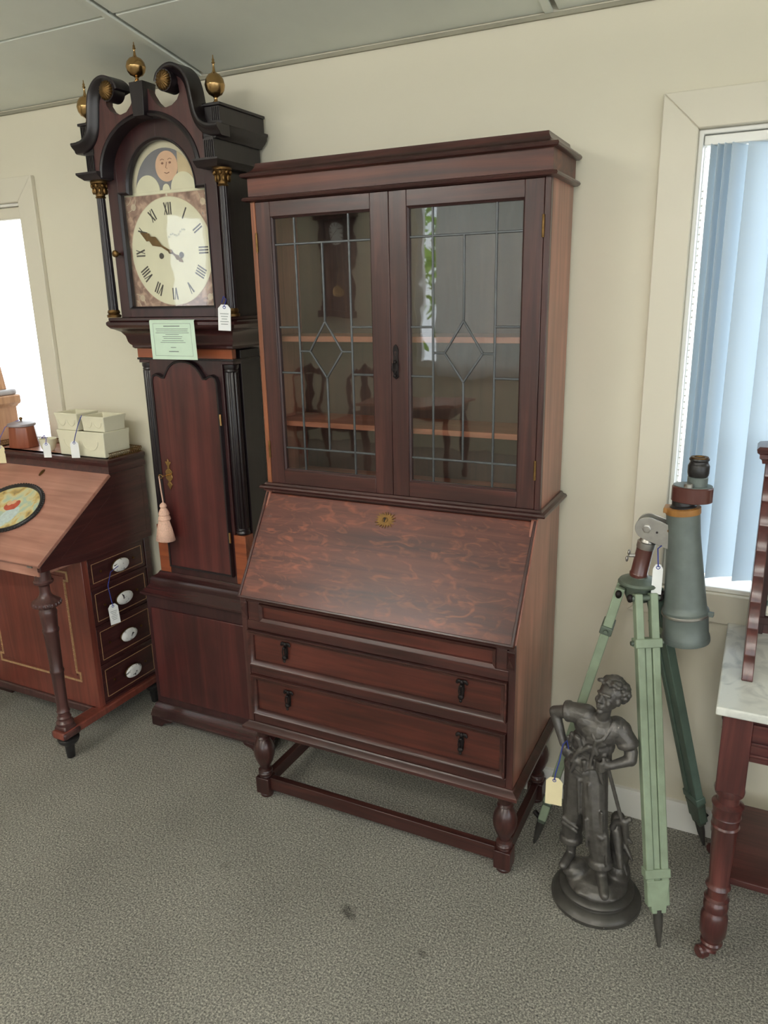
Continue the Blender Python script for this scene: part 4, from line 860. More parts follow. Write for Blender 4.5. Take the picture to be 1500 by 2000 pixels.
# ------------------------------------------------------------------ the davenport desk
def davenport():
    x0, x1 = -1.445, -.77; xc = (x0 + x1) / 2; yb = -.035; yf = -.597; pf = -.40
    R = thing('davenport_desk', 'reddish davenport writing desk with sloping lid and side drawers', 'desk', (xc, -.3, 0))
    cx0, cx1 = x0 + .018, x1 - .018
    # pedestal
    MB().box(cx0, cx1 - .03, pf + .006, yb, .13, .755).build('pedestal', 'davpanel', R, .002)
    MB().box(cx0, cx1, pf, pf + .03, .13, .755).build('pedestal_front', 'davpanel', R, .002)
    MB().box(cx1 - .04, cx1 - .0, yb - .03, yb, .13, .755).build('rear_stile', 'davside', R, .002)
    # front panel with key banding
    a, b, c, d = cx0 + .085, cx1 - .085, .235, .70
    MB().box(a + .02, b - .02, pf - .003, pf, c + .02, d - .02).build('front_panel', 'davpanel', R, .001)
    k = .022
    band = [(a + k, c), (b - k, c), (b, c), (b, c + k * 1.6), (b - k * .8, c + k * 1.6), (b - k * .8, d - k * 1.6), (b, d - k * 1.6), (b, d), (a, d), (a, d - k * 1.6), (a + k * .8, d - k * 1.6), (a + k * .8, c + k * 1.6), (a, c + k * 1.6), (a, c)]
    MB().mould(band, [(-.004, pf), (-.004, pf - .0035), (.004, pf - .0035), (.004, pf)], 'xz', True).build('key_banding', 'string', R)
    m = MB()
    for sx in (a + k * .8, b - k * .8):
        for i in range(44): m.box(sx - .003, sx + .003, pf - .006, pf - .003, c + .045 + i * .0087, c + .0495 + i * .0087)
    m.build('banding_beads', 'string', R)
    # side drawers (right side), each with painted porcelain knob
    zs = [.748, .625, .465, .298, .135]
    for i in range(4):
        z1, z0 = zs[i] - .006, zs[i + 1] + .004
        D = MB().box(cx1 - .03, cx1 - .004, pf + .032, yb - .032, z0, z1).build('drawer', 'davside', R, .003)
        dm = MB(); X_ = cx1 - .004
        pts = [(pf + .05, z0 + .018), (yb - .05, z0 + .018), (yb - .05, z1 - .018), (pf + .05, z1 - .018)]
        for j in range(4):
            p, q = pts[j], pts[(j + 1) % 4]; dm.bar((X_, p[0], p[1]), (X_, q[0], q[1]), .0025, .002, (1, 0, 0))
        dm.build('stringing', 'string', D)
        yk, zk = -.218, (z0 + z1) / 2
        K = MB().lathe([(.008, 0), (.008, .012), (.029, .014), (.031, .02), (.025, .027), (.012, .03)], (X_, yk, zk), (1, 0, 0), 32, sq=(1.4, .85)).build('porcelain_knob', 'knobw', D); K['label'] = 'white porcelain oval knob painted with dark boats'
        MB().lathe([(.0325, 0), (.0325, .003)], (X_ + .012, yk, zk), (1, 0, 0), 32, sq=(1.4, .86)).build('knob_rim', 'brassdark', D)
        for dy in (-.09, .085): MB().lathe([(.005, 0), (.005, .004), (.002, .005)], (X_, yk + dy, zk), (1, 0, 0), 12).build('screw_boss', 'brassdark', D)
    for z in zs: MB().box(cx1 - .03, cx1 - .001, pf + .03, yb - .03, z - .006, z + .004).build('drawer_rail', 'davside', R, .001)
    # plinth with foot rails
    MB().box(cx0 + .02, cx1 - .02, pf - .012, yb, .098, .132).build('plinth', 'davleg', R, .006)
    for xs in (x0 + .002, x1 - .062):
        r_ = MB().box(xs, xs + .06, yf - .005, yb, .1, .132).build('foot_rail', 'davpanel', R, .006)
    # legs
    prof = [(.03, .186), (.036, .182), (.03, .175)]
    legp = [(0.0312, 0.148), (0.0328, 0.16), (0.0281, 0.166), (0.0234, 0.17), (0.0265, 0.18), (0.0218, 0.186), (0.0216, 0.2), (0.0252, 0.205), (0.0216, 0.21), (0.0209, 0.23), (0.0216, 0.3), (0.023, 0.365), (0.0259, 0.37), (0.0259, 0.378), (0.023, 0.383), (0.0245, 0.46), (0.0266, 0.53), (0.0295, 0.535), (0.0295, 0.545), (0.0266, 0.55), (0.0302, 0.6), (0.0324, 0.612), (0.0288, 0.622), (0.0259, 0.628), (0.04, 0.634), (0.0496, 0.644), (0.048, 0.656), (0.036, 0.664), (0.0274, 0.672), (0.0216, 0.68), (0.0187, 0.69), (0.0187, 0.715), (0.023, 0.72), (0.0331, 0.726), (0.0346, 0.734), (0.0288, 0.74), (0.0259, 0.775)]
    for lx in (x0 + .034, x1 - .034):
        l = MB().lathe(legp, (lx, -.56, 0), seg=28).build('leg', 'davleg', R)
        b_ = MB()
        for i in range(20):
            a_ = 2 * pi * i / 20; b_.ell((lx + .0475 * cos(a_), -.56 + .0475 * sin(a_), .647), (.006, .006, .009), 6, 5)
        b_.build('carved_ring', 'davleg', l)
        MB().box(lx - .038, lx + .038, -.6, -.52, .1, .128).build('leg_block', 'davleg', l, .008)
        MB().lathe([(.04, .128), (.042, .136), (.036, .15)], (lx, -.56, 0), seg=4, a0=pi / 4, a1=pi / 4 + 2 * pi).build('leg_cushion', 'davleg', l, .006)
    for lx in (x0 + .034, x1 - .034):
        for ly in (-.555, -.09):
            MB().lathe([(.014, 0), (.0155, .004), (.018, .045), (.02, .056), (.025, .06), (.035, .068), (.04, .078), (.041, .086), (.037, .09), (.026, .094), (.022, .1)], (lx, ly, 0), seg=24).build('turned_foot', 'telblack', R)
    # upper box with sloping lid
    side = [(yf + .006, .777), (yf + .006, .799), (-.225, 1.047), (-.225, 1.1), (yb, 1.1), (yb, .756), (-.36, .756), (-.42, .76), (-.5, .772)]
    for xs in (x0, x1 - .018):
        s_ = MB().prism(side, 'x', xs, xs + .018).build('box_side', 'davside', R, .0015)
    xi = x1 + .0005; st = MB(); sp = [(-.5, .80), (-.24, .97), (-.2, 1.02), (-.06, 1.02), (-.06, .79), (-.4, .785)]
    for j in range(len(sp)):
        p, q = sp[j], sp[(j + 1) % len(sp)]; st.bar((xi, p[0], p[1]), (xi, q[0], q[1]), .0018, .001, (1, 0, 0))
    st.build('side_stringing', 'davleg', R)
    MB().box(x0 + .018, x1 - .018, yf + .01, yb, .758, .776).build('box_floor', 'dav', R)
    MB().box(x0 + .018, x1 - .018, yf + .008, yf + .022, .776, .796).build('box_front', 'dav', R)
    MB().box(x0 + .018, x1 - .018, yb - .014, yb, .776, 1.1).build('box_back', 'davside', R)
    sl = Vector((0, -.225 - yf, 1.055 - .805)); L_ = sl.length; sd = sl.normalized(); nn = Vector((0, -sd.z, sd.y))
    def S(x, t, d=0): return Vector((x, yf, .805)) + sd * t + nn * d
    lid = MB().hexa([S(x0 - .004, -.006, -.006), S(x1 + .004, -.006, -.006), S(x1 + .004, L_, -.006), S(x0 - .004, L_, -.006), S(x0 - .004, -.006, .008), S(x1 + .004, -.006, .008), S(x1 + .004, L_, .008), S(x0 - .004, L_, .008)]).build('lid', 'dav', R, .002)
    MB().bar(S(x1 - .05, -.009, 0), S(x1 - .025, -.009, 0), .004, .006, (0, 0, 1)).build('lock_strike', 'steel', lid)
    MB().lathe([(.004, 0), (.01, .002), (.01, .003), (.002, .004)], S(-1.105, .415, .008), nn, 16, sq=(.8, 1.8)).build('keyhole_cover', 'brassdark', lid)
    # oval plaque
    pc = S(-1.115, .222, .008); ex = Vector((1, 0, 0))
    def ring(r, d, n=48): return [pc + ex * (r[0] * cos(2 * pi * i / n)) + sd * (r[1] * sin(2 * pi * i / n)) + nn * d for i in range(n)]
    pr = MB(); n = 48; A, B_ = ring((.148, .112), 0), ring((.148, .112), .004)
    pr.add(A + B_, [tuple(range(n)), tuple(range(2 * n - 1, n - 1, -1))] + [(i, (i + 1) % n, n + (i + 1) % n, n + i) for i in range(n)])
    po = pr.build('painted_plaque', 'plaque', lid); po['label'] = 'oval painted plaque of a lady in a landscape'
    fr = MB(); fr.tube(ring((.152, .116), .005), .008, 10, True)
    for i in range(72):
        a_ = 2 * pi * i / 72; fr.ell(pc + ex * (.16 * cos(a_)) + sd * (.124 * sin(a_)) + nn * .006, .0045, 6, 4)
    fr.build('plaque_frame', 'telblack', lid)
    def blob(name, mat, x, t, rx, rt, d=.0045):
        c_ = pc + ex * x + sd * t + nn * d; Q = Matrix((ex, sd, nn)).transposed()
        MB().ell(c_, (rx, rt, .0008), 16, 6, Q).build(name, mat, lid)
    blob('painted_robe', 'plred', .0, .005, .032, .02); blob('painted_robe', 'plred', .02, .02, .016, .022)
    blob('painted_figure', 'plskin', .0, .03, .011, .012, .005); blob('painted_figure', 'plskin', -.015, .02, .012, .012, .005)
    blob('painted_drapery', 'plwhite', .02, -.05, .03, .05); blob('painted_drapery', 'plwhite', .045, -.03, .02, .04)
    # top shelf and gallery
    MB().mould([(x0, yb), (x0, -.225), (x1, -.225), (x1, yb)], [(-.03, 1.055), (.0, 1.055), (.008, 1.062), (.006, 1.075), (-.001, 1.085), (.004, 1.096), (.01, 1.102), (.01, 1.112), (.004, 1.116), (-.03, 1.116)]).build('top_moulding', 'davside', R)
    MB().box(x0 + .01, x1 - .01, -.22, yb, 1.1, 1.116).build('top_board', 'dav', R)
    g = MB()
    def gal(p, q):
        p = Vector(p); q = Vector(q); L2 = (q - p).length; d = (q - p) / L2; n2 = max(2, int(L2 / .011))
        for z in (.001, .021): g.bar(p + Vector((0, 0, z)), q + Vector((0, 0, z)), .003, .0025)
        for r in range(2):
            for i in range(n2):
                cc = p + d * (L2 * (i + .5 * r + .25) / n2) + Vector((0, 0, .006 + .0095 * r))
                g.tube([cc + d * (.0045 * cos(t)) + Vector((0, 0, .0045 * sin(t))) for t in [2 * pi * j / 8 for j in range(8)]], .0011, 4, True)
    gal((x1 - .002, -.213, 1.116), (x1 - .002, yb - .004, 1.116)); gal((x0 + .004, yb - .004, 1.116), (x1 - .004, yb - .004, 1.116)); gal((x0 + .004, -.213, 1.116), (x0 + .004, yb - .006, 1.116))
    g.build('brass_gallery', 'brassdark', R)
davenport()
# ---- things on the davenport
ZT = 1.116
def planter(name, label, x0, x1, y0, y1, z0, h, fl, group=None):
    t = thing(name, label, 'planter', ((x0 + x1) / 2, (y0 + y1) / 2, z0), group)
    cx, cy = (x0 + x1) / 2, (y0 + y1) / 2
    def ring(f, z, ins=0):
        a, b = (x1 - x0) / 2 * f - ins, (y1 - y0) / 2 * f - ins; return [(cx - a, cy - b, z), (cx + a, cy - b, z), (cx + a, cy + b, z), (cx - a, cy + b, z)]
    R_ = [ring(1 - fl, z0), ring(1 - fl * .95, z0 + h * .3), ring(1 - fl * .6, z0 + h * .75), ring(1, z0 + h), ring(1, z0 + h, .007), ring(1 - fl * .8, z0 + h * .5, .008), ring(1 - fl, z0 + .008, .009)]
    m = MB(); vs = [p for r in R_ for p in r]; fs = [(3, 2, 1, 0)]
    for i in range(len(R_) - 1):
        for k in range(4): fs.append((i * 4 + k, i * 4 + (k + 1) % 4, (i + 1) * 4 + (k + 1) % 4, (i + 1) * 4 + k))
    fs.append(tuple((len(R_) - 1) * 4 + k for k in range(4))); m.add(vs, fs)
    m.build('pot_body', 'ceramic', t, .003)
    # relief swags on the front
    s = MB()
    for k in (-1, 1):
        c_ = cx + k * (x1 - x0) * .2; w = (x1 - x0) * .16; yf = cy - (y1 - y0) / 2 * (1 - fl * .75) - .0005
        s.tube([(c_ + w * cos(a), yf, z0 + h * .62 + h * .35 * sin(a) * (1 if k > 0 else 1)) for a in [pi + pi * i / 12 for i in range(13)]], .0018, 6)
    s.build('relief_swag', 'ceramic', t)
    return t
planter('ceramic_planter', 'wide cream ceramic trough lowest of the three stacked planters', -1.045, -.79, -.212, -.072, ZT, .1, .05, 'cream planters on the desk')
planter('ceramic_planter', 'small cream square planter stacked on the trough nearer the bright window', -1.045, -.918, -.215, -.1, ZT + .1, .068, .12, 'cream planters on the desk')
planter('ceramic_planter', 'small cream square planter stacked on the trough nearer the tall clock', -.91, -.785, -.208, -.088, ZT + .1, .06, .1, 'cream planters on the desk')
t = thing('ceramic_bowl', 'small cream ceramic bowl between the brown pot and the planters', 'bowl', (-1.15, -.17, ZT))
MB().lathe([(.02, 0), (.027, .01), (.032, .03), (.034, .05), (.031, .05), (.029, .03), (.022, .012), (.005, .008)], (-1.15, -.17, ZT), seg=28).build('bowl', 'ceramic', t)
MB().tube([(-1.15 + .033 * cos(a), -.17 + .033 * sin(a), ZT + .049) for a in [2 * pi * i / 28 for i in range(28)]], .002, 6, True).build('rim', 'ceramic', t)
t = thing('lidded_pot', 'brown eight sided pot with a pale flat lid on the desk', 'pot', (-1.326, -.145, ZT))
MB().lathe([(.06, 0), (.062, .004), (.053, .088), (.05, .09)], (-1.326, -.145, ZT), seg=8, a0=pi / 8, a1=pi / 8 + 2 * pi).build('pot_body', 'potwood', t, .003)
MB().lathe([(.055, .09), (.057, .094), (.055, .1), (.036, .106), (.008, .109)], (-1.326, -.145, ZT), seg=32).build('lid', 'potlid', t)
MB().lathe([(.004, .109), (.004, .114), (.008, .118), (.006, .124), (.002, .126)], (-1.326, -.145, ZT), seg=14).build('lid_knob', 'brassdark', t)
yy = -.242
price_tag('cream price tag tied to the lidded brown pot', (-1.355, yy, ZT + .02), .036, .075, (.5, -1, .1), 'cream_card', [(-1.36, -.23, ZT + .05), (-1.385, -.18, ZT + .085), (-1.35, -.15, ZT + .108), (-1.326, -.145, ZT + .116)], 'lilac')
price_tag('white price tag hanging in front of the small cream bowl and trough', (-1.075, yy, ZT + .05), .03, .06, (.5, -1, .1), 'paper', [(-1.08, -.235, ZT + .062), (-1.1, -.225, ZT + .075), (-1.13, -.215, ZT + .06), (-1.15, -.17, ZT + .053)], 'lilac')
price_tag('white price tag hanging on the front of the cream planters', (-.918, yy, ZT + .066), .032, .066, (.5, -1, .1), 'paper', [(-.92, -.228, ZT + .09), (-.905, -.222, ZT + .13), (-.89, -.214, ZT + .164)], 'bluestr')
price_tag('white written price tag hanging from a desk side drawer knob', (-.752, -.306, .552), .04, .085, (1, -.35, 0), 'paper', [(-.757, -.305, .57), (-.757, -.312, .63), (-.758, -.29, .68), (-.765, -.235, .69)], 'bluestr', lines=6, sway=.05)

# ------------------------------------------------------------------ bronze figure
def statue():
    cx, cy = 1.178, -.42
    R = thing('bronze_statue', 'dark bronze statue of a young worker standing with hand on hip', 'statue', (cx, cy, 0))
    MB().lathe([(0.1226, 0), (0.1268, 0.004), (0.1268, 0.014), (0.1226, 0.018), (0.1204, 0.022), (0.1129, 0.026), (0.1075, 0.03), (0.1011, 0.032), (0.1, 0.036), (0.1043, 0.04), (0.1053, 0.046), (0.1011, 0.051), (0.0946, 0.054), (0.086, 0.056)], (cx, cy, 0), seg=56).build('plinth', 'bronzebase', R)
    for a_ in (-1.9, -1.2): MB().ell((cx + .127 * cos(a_), cy + .127 * sin(a_), .01), .004, 8, 6).build('stud', 'bronzebase', R)
    def P(x, y, z): return Vector((cx + x, cy + y, z))
    def remesh(o, v, sm=4):
        r = o.modifiers.new('remesh', 'REMESH'); r.mode = 'VOXEL'; r.voxel_size = v; r.use_smooth_shade = True
        s = o.modifiers.new('smooth', 'SMOOTH'); s.factor = .5; s.iterations = sm
    # mound
    m = MB(); rnd = random.Random(3)
    m.lathe([(.086, .05), (.087, .06), (.078, .075), (.06, .088), (.03, .094), (.005, .095)], (cx, cy, 0), seg=24)
    for i in range(26):
        a_ = rnd.uniform(0, 2 * pi); r_ = rnd.uniform(.02, .072); m.ell(P(r_ * cos(a_), r_ * sin(a_), .085 - r_ * .3), (rnd.uniform(.012, .026), rnd.uniform(.012, .026), rnd.uniform(.008, .014)), 10, 6)
    m.ell(P(-.06, -.01, .085), (.04, .04, .03), 12, 8); m.ell(P(.055, .02, .09), (.035, .035, .05), 12, 8); m.cap(P(.05, .03, .1), P(.055, .035, .2), .026, .016)
    o = m.build('rocky_mound', 'bronze', R); remesh(o, .004, 2)
    # body
    b = MB(); C = lambda p, q, r, s: b.cap(P(*p), P(*q), r, s)
    C((-.05, 0, .42), (-.042, 0, .46), .04, .04); C((-.042, 0, .46), (-.022, 0, .535), .041, .046); C((-.06, 0, .57), (.025, 0, .555), .032, .032); b.ell(P(-.02, -.005, .545), (.058, .038, .045), 16, 10)
    C((-.015, -.003, .575), (-.004, -.012, .632), .019, .017)
    # head, face turned towards screen left
    H = P(.004, -.018, .662); HS = 1.16; q = Matrix.Rotation(radians(-28), 3, 'Z') @ Matrix.Rotation(radians(-16), 3, 'X')
    def h(x, y, z): return H + q @ Vector((x, y, z)) * HS
    def he(c_, r_, sg=10, rg=8): b.ell(h(*c_), tuple(v * HS for v in (r_ if isinstance(r_, tuple) else (r_,) * 3)), sg, rg, q)
    def hc(c_, d_, r_, s_): b.cap(h(*c_), h(*d_), r_ * HS, s_ * HS, 8)
    he((0, 0, .002), (.025, .03, .033), 20, 14); he((0, -.012, -.016), (.0195, .0195, .021), 14, 10); he((0, -.024, -.0335), (.009, .008, .007))
    hc((0, -.029, .004), (0, -.0365, -.009), .0034, .005); he((-.0045, -.0325, -.0105), .0032); he((.0045, -.0325, -.0105), .0032)
    for s in (-1, 1):
        hc((s * .0165, -.0245, .0085), (s * .0045, -.0300, .0075), .0034, .0034); he((s * .0105, -.0262, .0008), (.0042, .003, .0028), 8, 6)
        he((s * .0145, -.0215, -.0095), (.0072, .007, .0085), 8, 6); he((s * .0262, .002, -.004), (.004, .008, .0105), 8, 6)
    hc((-.0068, -.0302, -.0195), (.0068, -.0302, -.0195), .0023, .0023); hc((-.0058, -.030, -.0245), (.0058, -.030, -.0245), .0027, .0027)
    # screen-left arm, hand on hip
    C((-.082, 0, .585), (-.146, .012, .566), .023, .0165); C((-.146, .012, .566), (-.112, -.014, .488), .0165, .0115); b.ell(P(-.098, -.022, .468), (.017, .011, .018), 12, 8)
    for i, (dx, dz) in enumerate(((.0, -.004), (.004, -.010), (.004, -.017), (.0, -.024))):
        C((-.09, -.03, .468 + dz * .6), (-.07 + dx, -.042, .462 + dz), .0052, .0048); C((-.07 + dx, -.042, .462 + dz), (-.054 + dx, -.044, .452 + dz), .0048, .0042)
    C((-.1, -.012, .472), (-.082, .012, .458), .006, .0048)
    # screen-right arm, fist on the shaft
    C((.04, .002, .562), (.068, -.008, .508), .025, .0185); C((.068, -.008, .508), (.07, -.022, .49), .0185, .0175); C((.07, -.022, .49), (.024, -.052, .478), .0165, .0115); b.ell(P(.012, -.054, .478), (.016, .013, .014), 12, 8)
    for i in range(4):
        z_ = .488 - i * .008; C((.008, -.062, z_), (.0, -.068, z_ - .002), .005, .0048); C((.0, -.068, z_ - .002), (-.01, -.062, z_ - .004), .0048, .0044); C((-.01, -.062, z_ - .004), (-.012, -.052, z_ - .004), .0044, .004)
    C((.016, -.045, .49), (.004, -.058, .497), .0058, .005)
    # legs
    C((-.068, 0, .415), (-.074, -.008, .285), .037, .027); C((-.074, -.008, .285), (-.078, .004, .185), .027, .019); C((-.078, .004, .185), (-.078, .004, .13), .018, .0135); C((-.078, .002, .122), (-.09, -.045, .112), .015, .0125)
    C((-.03, -.002, .415), (-.008, -.038, .275), .037, .028); C((-.008, -.038, .275), (.012, -.03, .175), .027, .02); C((.012, -.03, .175), (.018, -.034, .115), .018, .014); C((.018, -.036, .108), (.036, -.082, .085), .016, .0135); 
    o = b.build('figure', 'bronze', R); remesh(o, .0026, 3); F = o
    # trousers
    m = MB(); C = lambda p, q, r, s: m.cap(P(*p), P(*q), r, s)
    C((-.068, 0, .425), (-.074, -.008, .285), .041, .033); C((-.074, -.008, .285), (-.08, .004, .19), .033, .029); m.lathe([(.03, 0), (.034, .006), (.033, .018), (.028, .024)], P(-.08, .004, .165), seg=20)
    C((-.03, -.002, .425), (-.008, -.038, .275), .042, .034); C((-.008, -.038, .275), (.012, -.032, .165), .033, .03); m.lathe([(.031, 0), (.036, .006), (.034, .02), (.029, .026)], P(.013, -.034, .14), (-.1, .06, 1), seg=20)
    m.ell(P(-.05, 0, .425), (.062, .046, .03), 16, 10)
    for (z_, r_, x_, y_) in ((.25, .0065, -.076, -.036), (.235, .006, -.078, -.034), (.26, .0065, -.004, -.066), (.24, .0065, .0, -.062), (.22, .006, .004, -.06), (.4, .006, -.045, -.042)):
        m.cap(P(x_ - .022, y_ + .006, z_ + .01), P(x_ + .02, y_ + .001, z_ - .008), r_ * 1.15, r_ * .8, 8)
    for x_, y_, za, zb in ((-.06, -.042, .4, .3), (-.03, -.05, .4, .33), (.01, -.06, .33, .2), (-.03, -.066, .3, .22), (-.1, -.026, .36, .26), (.025, -.058, .26, .17)): m.cap(P(x_, y_, za), P(x_ + .008, y_ - .004, zb), .005, .004, 8)
    o = m.build('trousers', 'bronze', F); remesh(o, .0028, 1)
    # shirt with blousing waist, rolled sleeves and open collar
    m = MB(); C = lambda p, q, r, s: m.cap(P(*p), P(*q), r, s)
    m.ell(P(-.046, -.002, .458), (.066, .05, .03), 18, 10); m.ell(P(-.034, 0, .505), (.06, .045, .05), 18, 10); m.ell(P(-.03, .006, .553), (.062, .04, .04), 16, 10)
    C((-.058, .004, .578), (-.098, .004, .582), .033, .027); m.lathe([(.024, 0), (.03, .004), (.03, .016), (.025, .02)], P(-.096, .004, .583), (-1, .1, -.25), seg=18)
    C((.024, .004, .56), (.058, -.004, .53), .034, .027); m.lathe([(.025, 0), (.03, .004), (.029, .014), (.024, .018)], P(.055, -.004, .533), (.35, -.15, -1), seg=18)
    rnd = random.Random(5)
    for i in range(26):
        a_ = rnd.uniform(-2.9, -.2); x_, y_ = .056 * cos(a_), .046 * sin(a_); z_ = rnd.uniform(.445, .54); m.cap(P(-.042 + x_ * 1.05, y_ * 1.08, z_), P(-.042 + x_ * .75 + rnd.uniform(-.025, .025), y_ * 1.1, z_ + rnd.uniform(-.04, -.015)), .0075, .005, 8)
    for s in (-1, 1):
        m.cap(P(-.014 + s * .034, -.012, .583), P(-.014 + s * .012, -.04, .545), .009, .007, 8)
    m.cap(P(-.02, -.047, .54), P(-.03, -.05, .46), .006, .005, 8)
    o = m.build('shirt', 'bronze', F); remesh(o, .0028, 1)
    # hair of tousled curls
    m = MB(); rnd = random.Random(11); m.ell(h(0, .009, .012), (.034, .036, .034), 16, 10, q)
    for i in range(150):
        a_ = rnd.uniform(0, 2 * pi); e_ = rnd.uniform(-.7, 1.5); d = Vector((cos(a_) * cos(e_), sin(a_) * cos(e_), sin(e_)))
        if d.y < .1 and d.z < .1 or d.y < -.2 and d.z < .72: continue
        s = rnd.uniform(.007, .0115); m.ell(h(d.x * .032, .009 + d.y * .035, .012 + d.z * .032), (s, s, s * .8), 8, 6)
    for k in range(7): m.ell(h(-.026 + k * .0085, -.013 - (.006 if 0 < k < 6 else 0), .031 + .004 * (k % 2)), (.008, .0065, .006), 8, 6)
    o = m.build('hair', 'bronze', F); remesh(o, .0024, 0)
    # shaft with broken anchor at its foot
    m = MB(); m.tube([P(.014, -.056, .5), P(.02, -.05, .46), P(.068, -.03, .275)], .0055, 10)
    m.cap(P(.068, -.03, .3), P(.078, -.026, .235), .011, .008, 10); m.ell(P(.08, -.026, .308), .0085, 10, 8)
    m.cap(P(.064, -.03, .298), P(.042, -.02, .285), .01, .008, 10); m.cap(P(.042, -.02, .285), P(.036, -.016, .262), .008, .01, 10); m.cap(P(.075, -.028, .25), P(.09, -.03, .24), .008, .005, 10)
    o = m.build('tool_shaft', 'bronze', R); remesh(o, .0026, 1)
    m = MB(); m.cap(P(.046, .005, .28), P(.05, .0, .2), .02, .022); m.cap(P(.045, -.01, .25), P(.068, -.04, .16), .016, .008); m.cap(P(.06, .0, .22), P(.095, -.02, .175), .012, .004); m.cap(P(.05, -.005, .2), P(.085, -.03, .13), .012, .004); m.ell(P(.055, .01, .16), (.03, .03, .05), 12, 8)
    o = m.build('tree_stump', 'bronze', R); remesh(o, .003, 1)
statue()
price_tag('cream price tag on a blue string hanging from the bronze statue', (1.054, -.472, .398), .046, .088, (.1, -1, .12), 'cream_card', [(1.056, -.472, .41), (1.064, -.466, .45), (1.07, -.46, .5), (1.078, -.448, .508), (1.085, -.452, .485)], 'bluestr')

# ------------------------------------------------------------------ telescope on tripod
def tripod():
    A = Vector((1.213, -.262, .925))
    R = thing('telescope_tripod', 'grey brass telescope hanging from a green wooden tripod', 'telescope', (1.22, -.27, 0))
    feet = [Vector((1.368, -.53, 0)), Vector((1.445, -.06, 0)), Vector((.955, -.275, 0))]
    for i, f in enumerate(feet):
        d = Vector((f.x - A.x, f.y - A.y, 0)).normalized(); top = A + d * .045 + Vector((0, 0, -.01)); ax = (f - top).normalized(); L_ = (f - top).length
        side = d.cross(Vector((0, 0, 1))).normalized(); out = side.cross(ax).normalized()
        g_ = ('green', 'greenshade', 'green')[i]; w = .064; q = lambda t, s, o=0: top + ax * t + side * s + out * o
        E0, E1 = (.0, L_ - .115)
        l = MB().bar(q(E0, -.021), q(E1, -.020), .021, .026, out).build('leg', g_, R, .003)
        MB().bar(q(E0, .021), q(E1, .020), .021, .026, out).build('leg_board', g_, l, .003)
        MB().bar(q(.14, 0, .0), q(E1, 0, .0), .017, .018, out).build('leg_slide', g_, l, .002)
        MB().bar(q(.12, 0), q(.145, 0), .074, .034, out).build('leg_band', 'greendark' if i == 2 else 'green', l, .003)
        for s in (-1, 1): MB().lathe([(.006, -.006), (.007, 0), (.006, .006)], q(.133, s * .039), side, 10).build('band_screw', 'greendark', l)
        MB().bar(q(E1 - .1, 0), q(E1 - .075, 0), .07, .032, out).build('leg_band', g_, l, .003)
        MB().bar(q(E1 - .07, 0), q(E1 + .02, 0), .064, .03, out, .038, .024).build('leg_shoe', 'green' if i == 0 else 'greendark', l, .003)
        MB().tube([q(E1 + .01, 0), q(L_ - .06, 0), q(L_ - .001, 0)], [.014, .012, .004], 12).build('spike', 'bronzebase', l)
        MB().tube([q(E1 + .02, 0), q(E1 + .0, 0, .03)], .008, 8).build('foot_tread', 'iron', l) if i else None
        MB().tube([q(.012, -.04), q(.012, .04)], .008, 12).build('hinge_bolt', 'greendark', l)
        for s in (-1, 1): MB().ell(q(.012, s * .042), (.009, .009, .012), 10, 6).build('wing_nut', 'iron', l)
    # head
    h = MB().lathe([(.012, -.05), (.03, -.045), (.036, -.03), (.034, -.005), (.052, .0), (.056, .006), (.052, .012), (.036, .016), (.024, .022), (.02, .03)], A, seg=32).build('tripod_head', 'greendark', R)
    B0 = Vector((1.2095, -.262, .948)); B1 = Vector((1.2255, -.262, 1.05))
    ax = (B1 - B0).normalized(); L_ = (B1 - B0).length
    MB().lathe([(.017, -.006), (.024, 0), (.025, .008), (.0225, .012), (.0225, L_ - .02)], B0, ax, 24).build('handle_grip', 'telbrown', R)
    MB().lathe([(.0235, L_ - .02), (.0245, L_ - .016), (.0245, L_ - .002), (.021, L_), (.015, L_ + .014)], B0, ax, 24).build('chrome_collar', 'steel', R)
    s_ = B0 + ax * .06; w = MB(); w.tube([s_ + Vector((-.018, -.005, 0)), s_ + Vector((-.036, -.012, 0))], .005, 8); w.ell(s_ + Vector((-.036, -.012, .009)), (.004, .007, .009), 10, 6); w.ell(s_ + Vector((-.04, -.013, -.009)), (.004, .007, .009), 10, 6); w.build('clamp_screw', 'steel', R)
    # knuckle plates
    K = Vector((1.2255, -.262, 1.092)); T1 = Vector((1.33, -.262, 1.06))
    d = (T1 - K).normalized(); up = Vector((-d.z, 0, d.x)); r = .031
    for yo in (-.022, .018):
        pts = [K + d * (r * cos(a)) + up * (r * sin(a)) for a in [radians(90 + 180 * i / 14) for i in range(15)]] + [K + d * .075 - up * .033, K + d * .075 + up * .03]
        MB().prism([(p.x, p.z) for p in pts], 'y', -.262 + yo, -.262 + yo + .005).build('bracket_plate', 'steel', R, .001)
    MB().lathe([(.022, -.019), (.022, .019)], K, (0, 1, 0), 24).build('knuckle', 'greendark', R)
    MB().lathe([(.012, 0), (.012, .006), (.008, .007), (.008, .009)], K + Vector((0, -.022, 0)), (0, -1, 0), 6).build('pivot_bolt', 'steel', R)
    MB().lathe([(.003, 0), (.003, .002)], K + Vector((.026, -.0215, -.008)), (0, -1, 0), 10).build('bracket_rivet', 'iron', R)
    MB().lathe([(.004, 0), (.004, .002)], K + Vector((.055, -.0215, .0)), (0, -1, 0), 10).build('bracket_rivet', 'brassdark', R)
    # telescope tube
    Tt = Vector((1.3095, -.262, 1.142)); Tb = Vector((1.3455, -.262, .782)); ax = (Tt - Tb).normalized(); L_ = (Tt - Tb).length
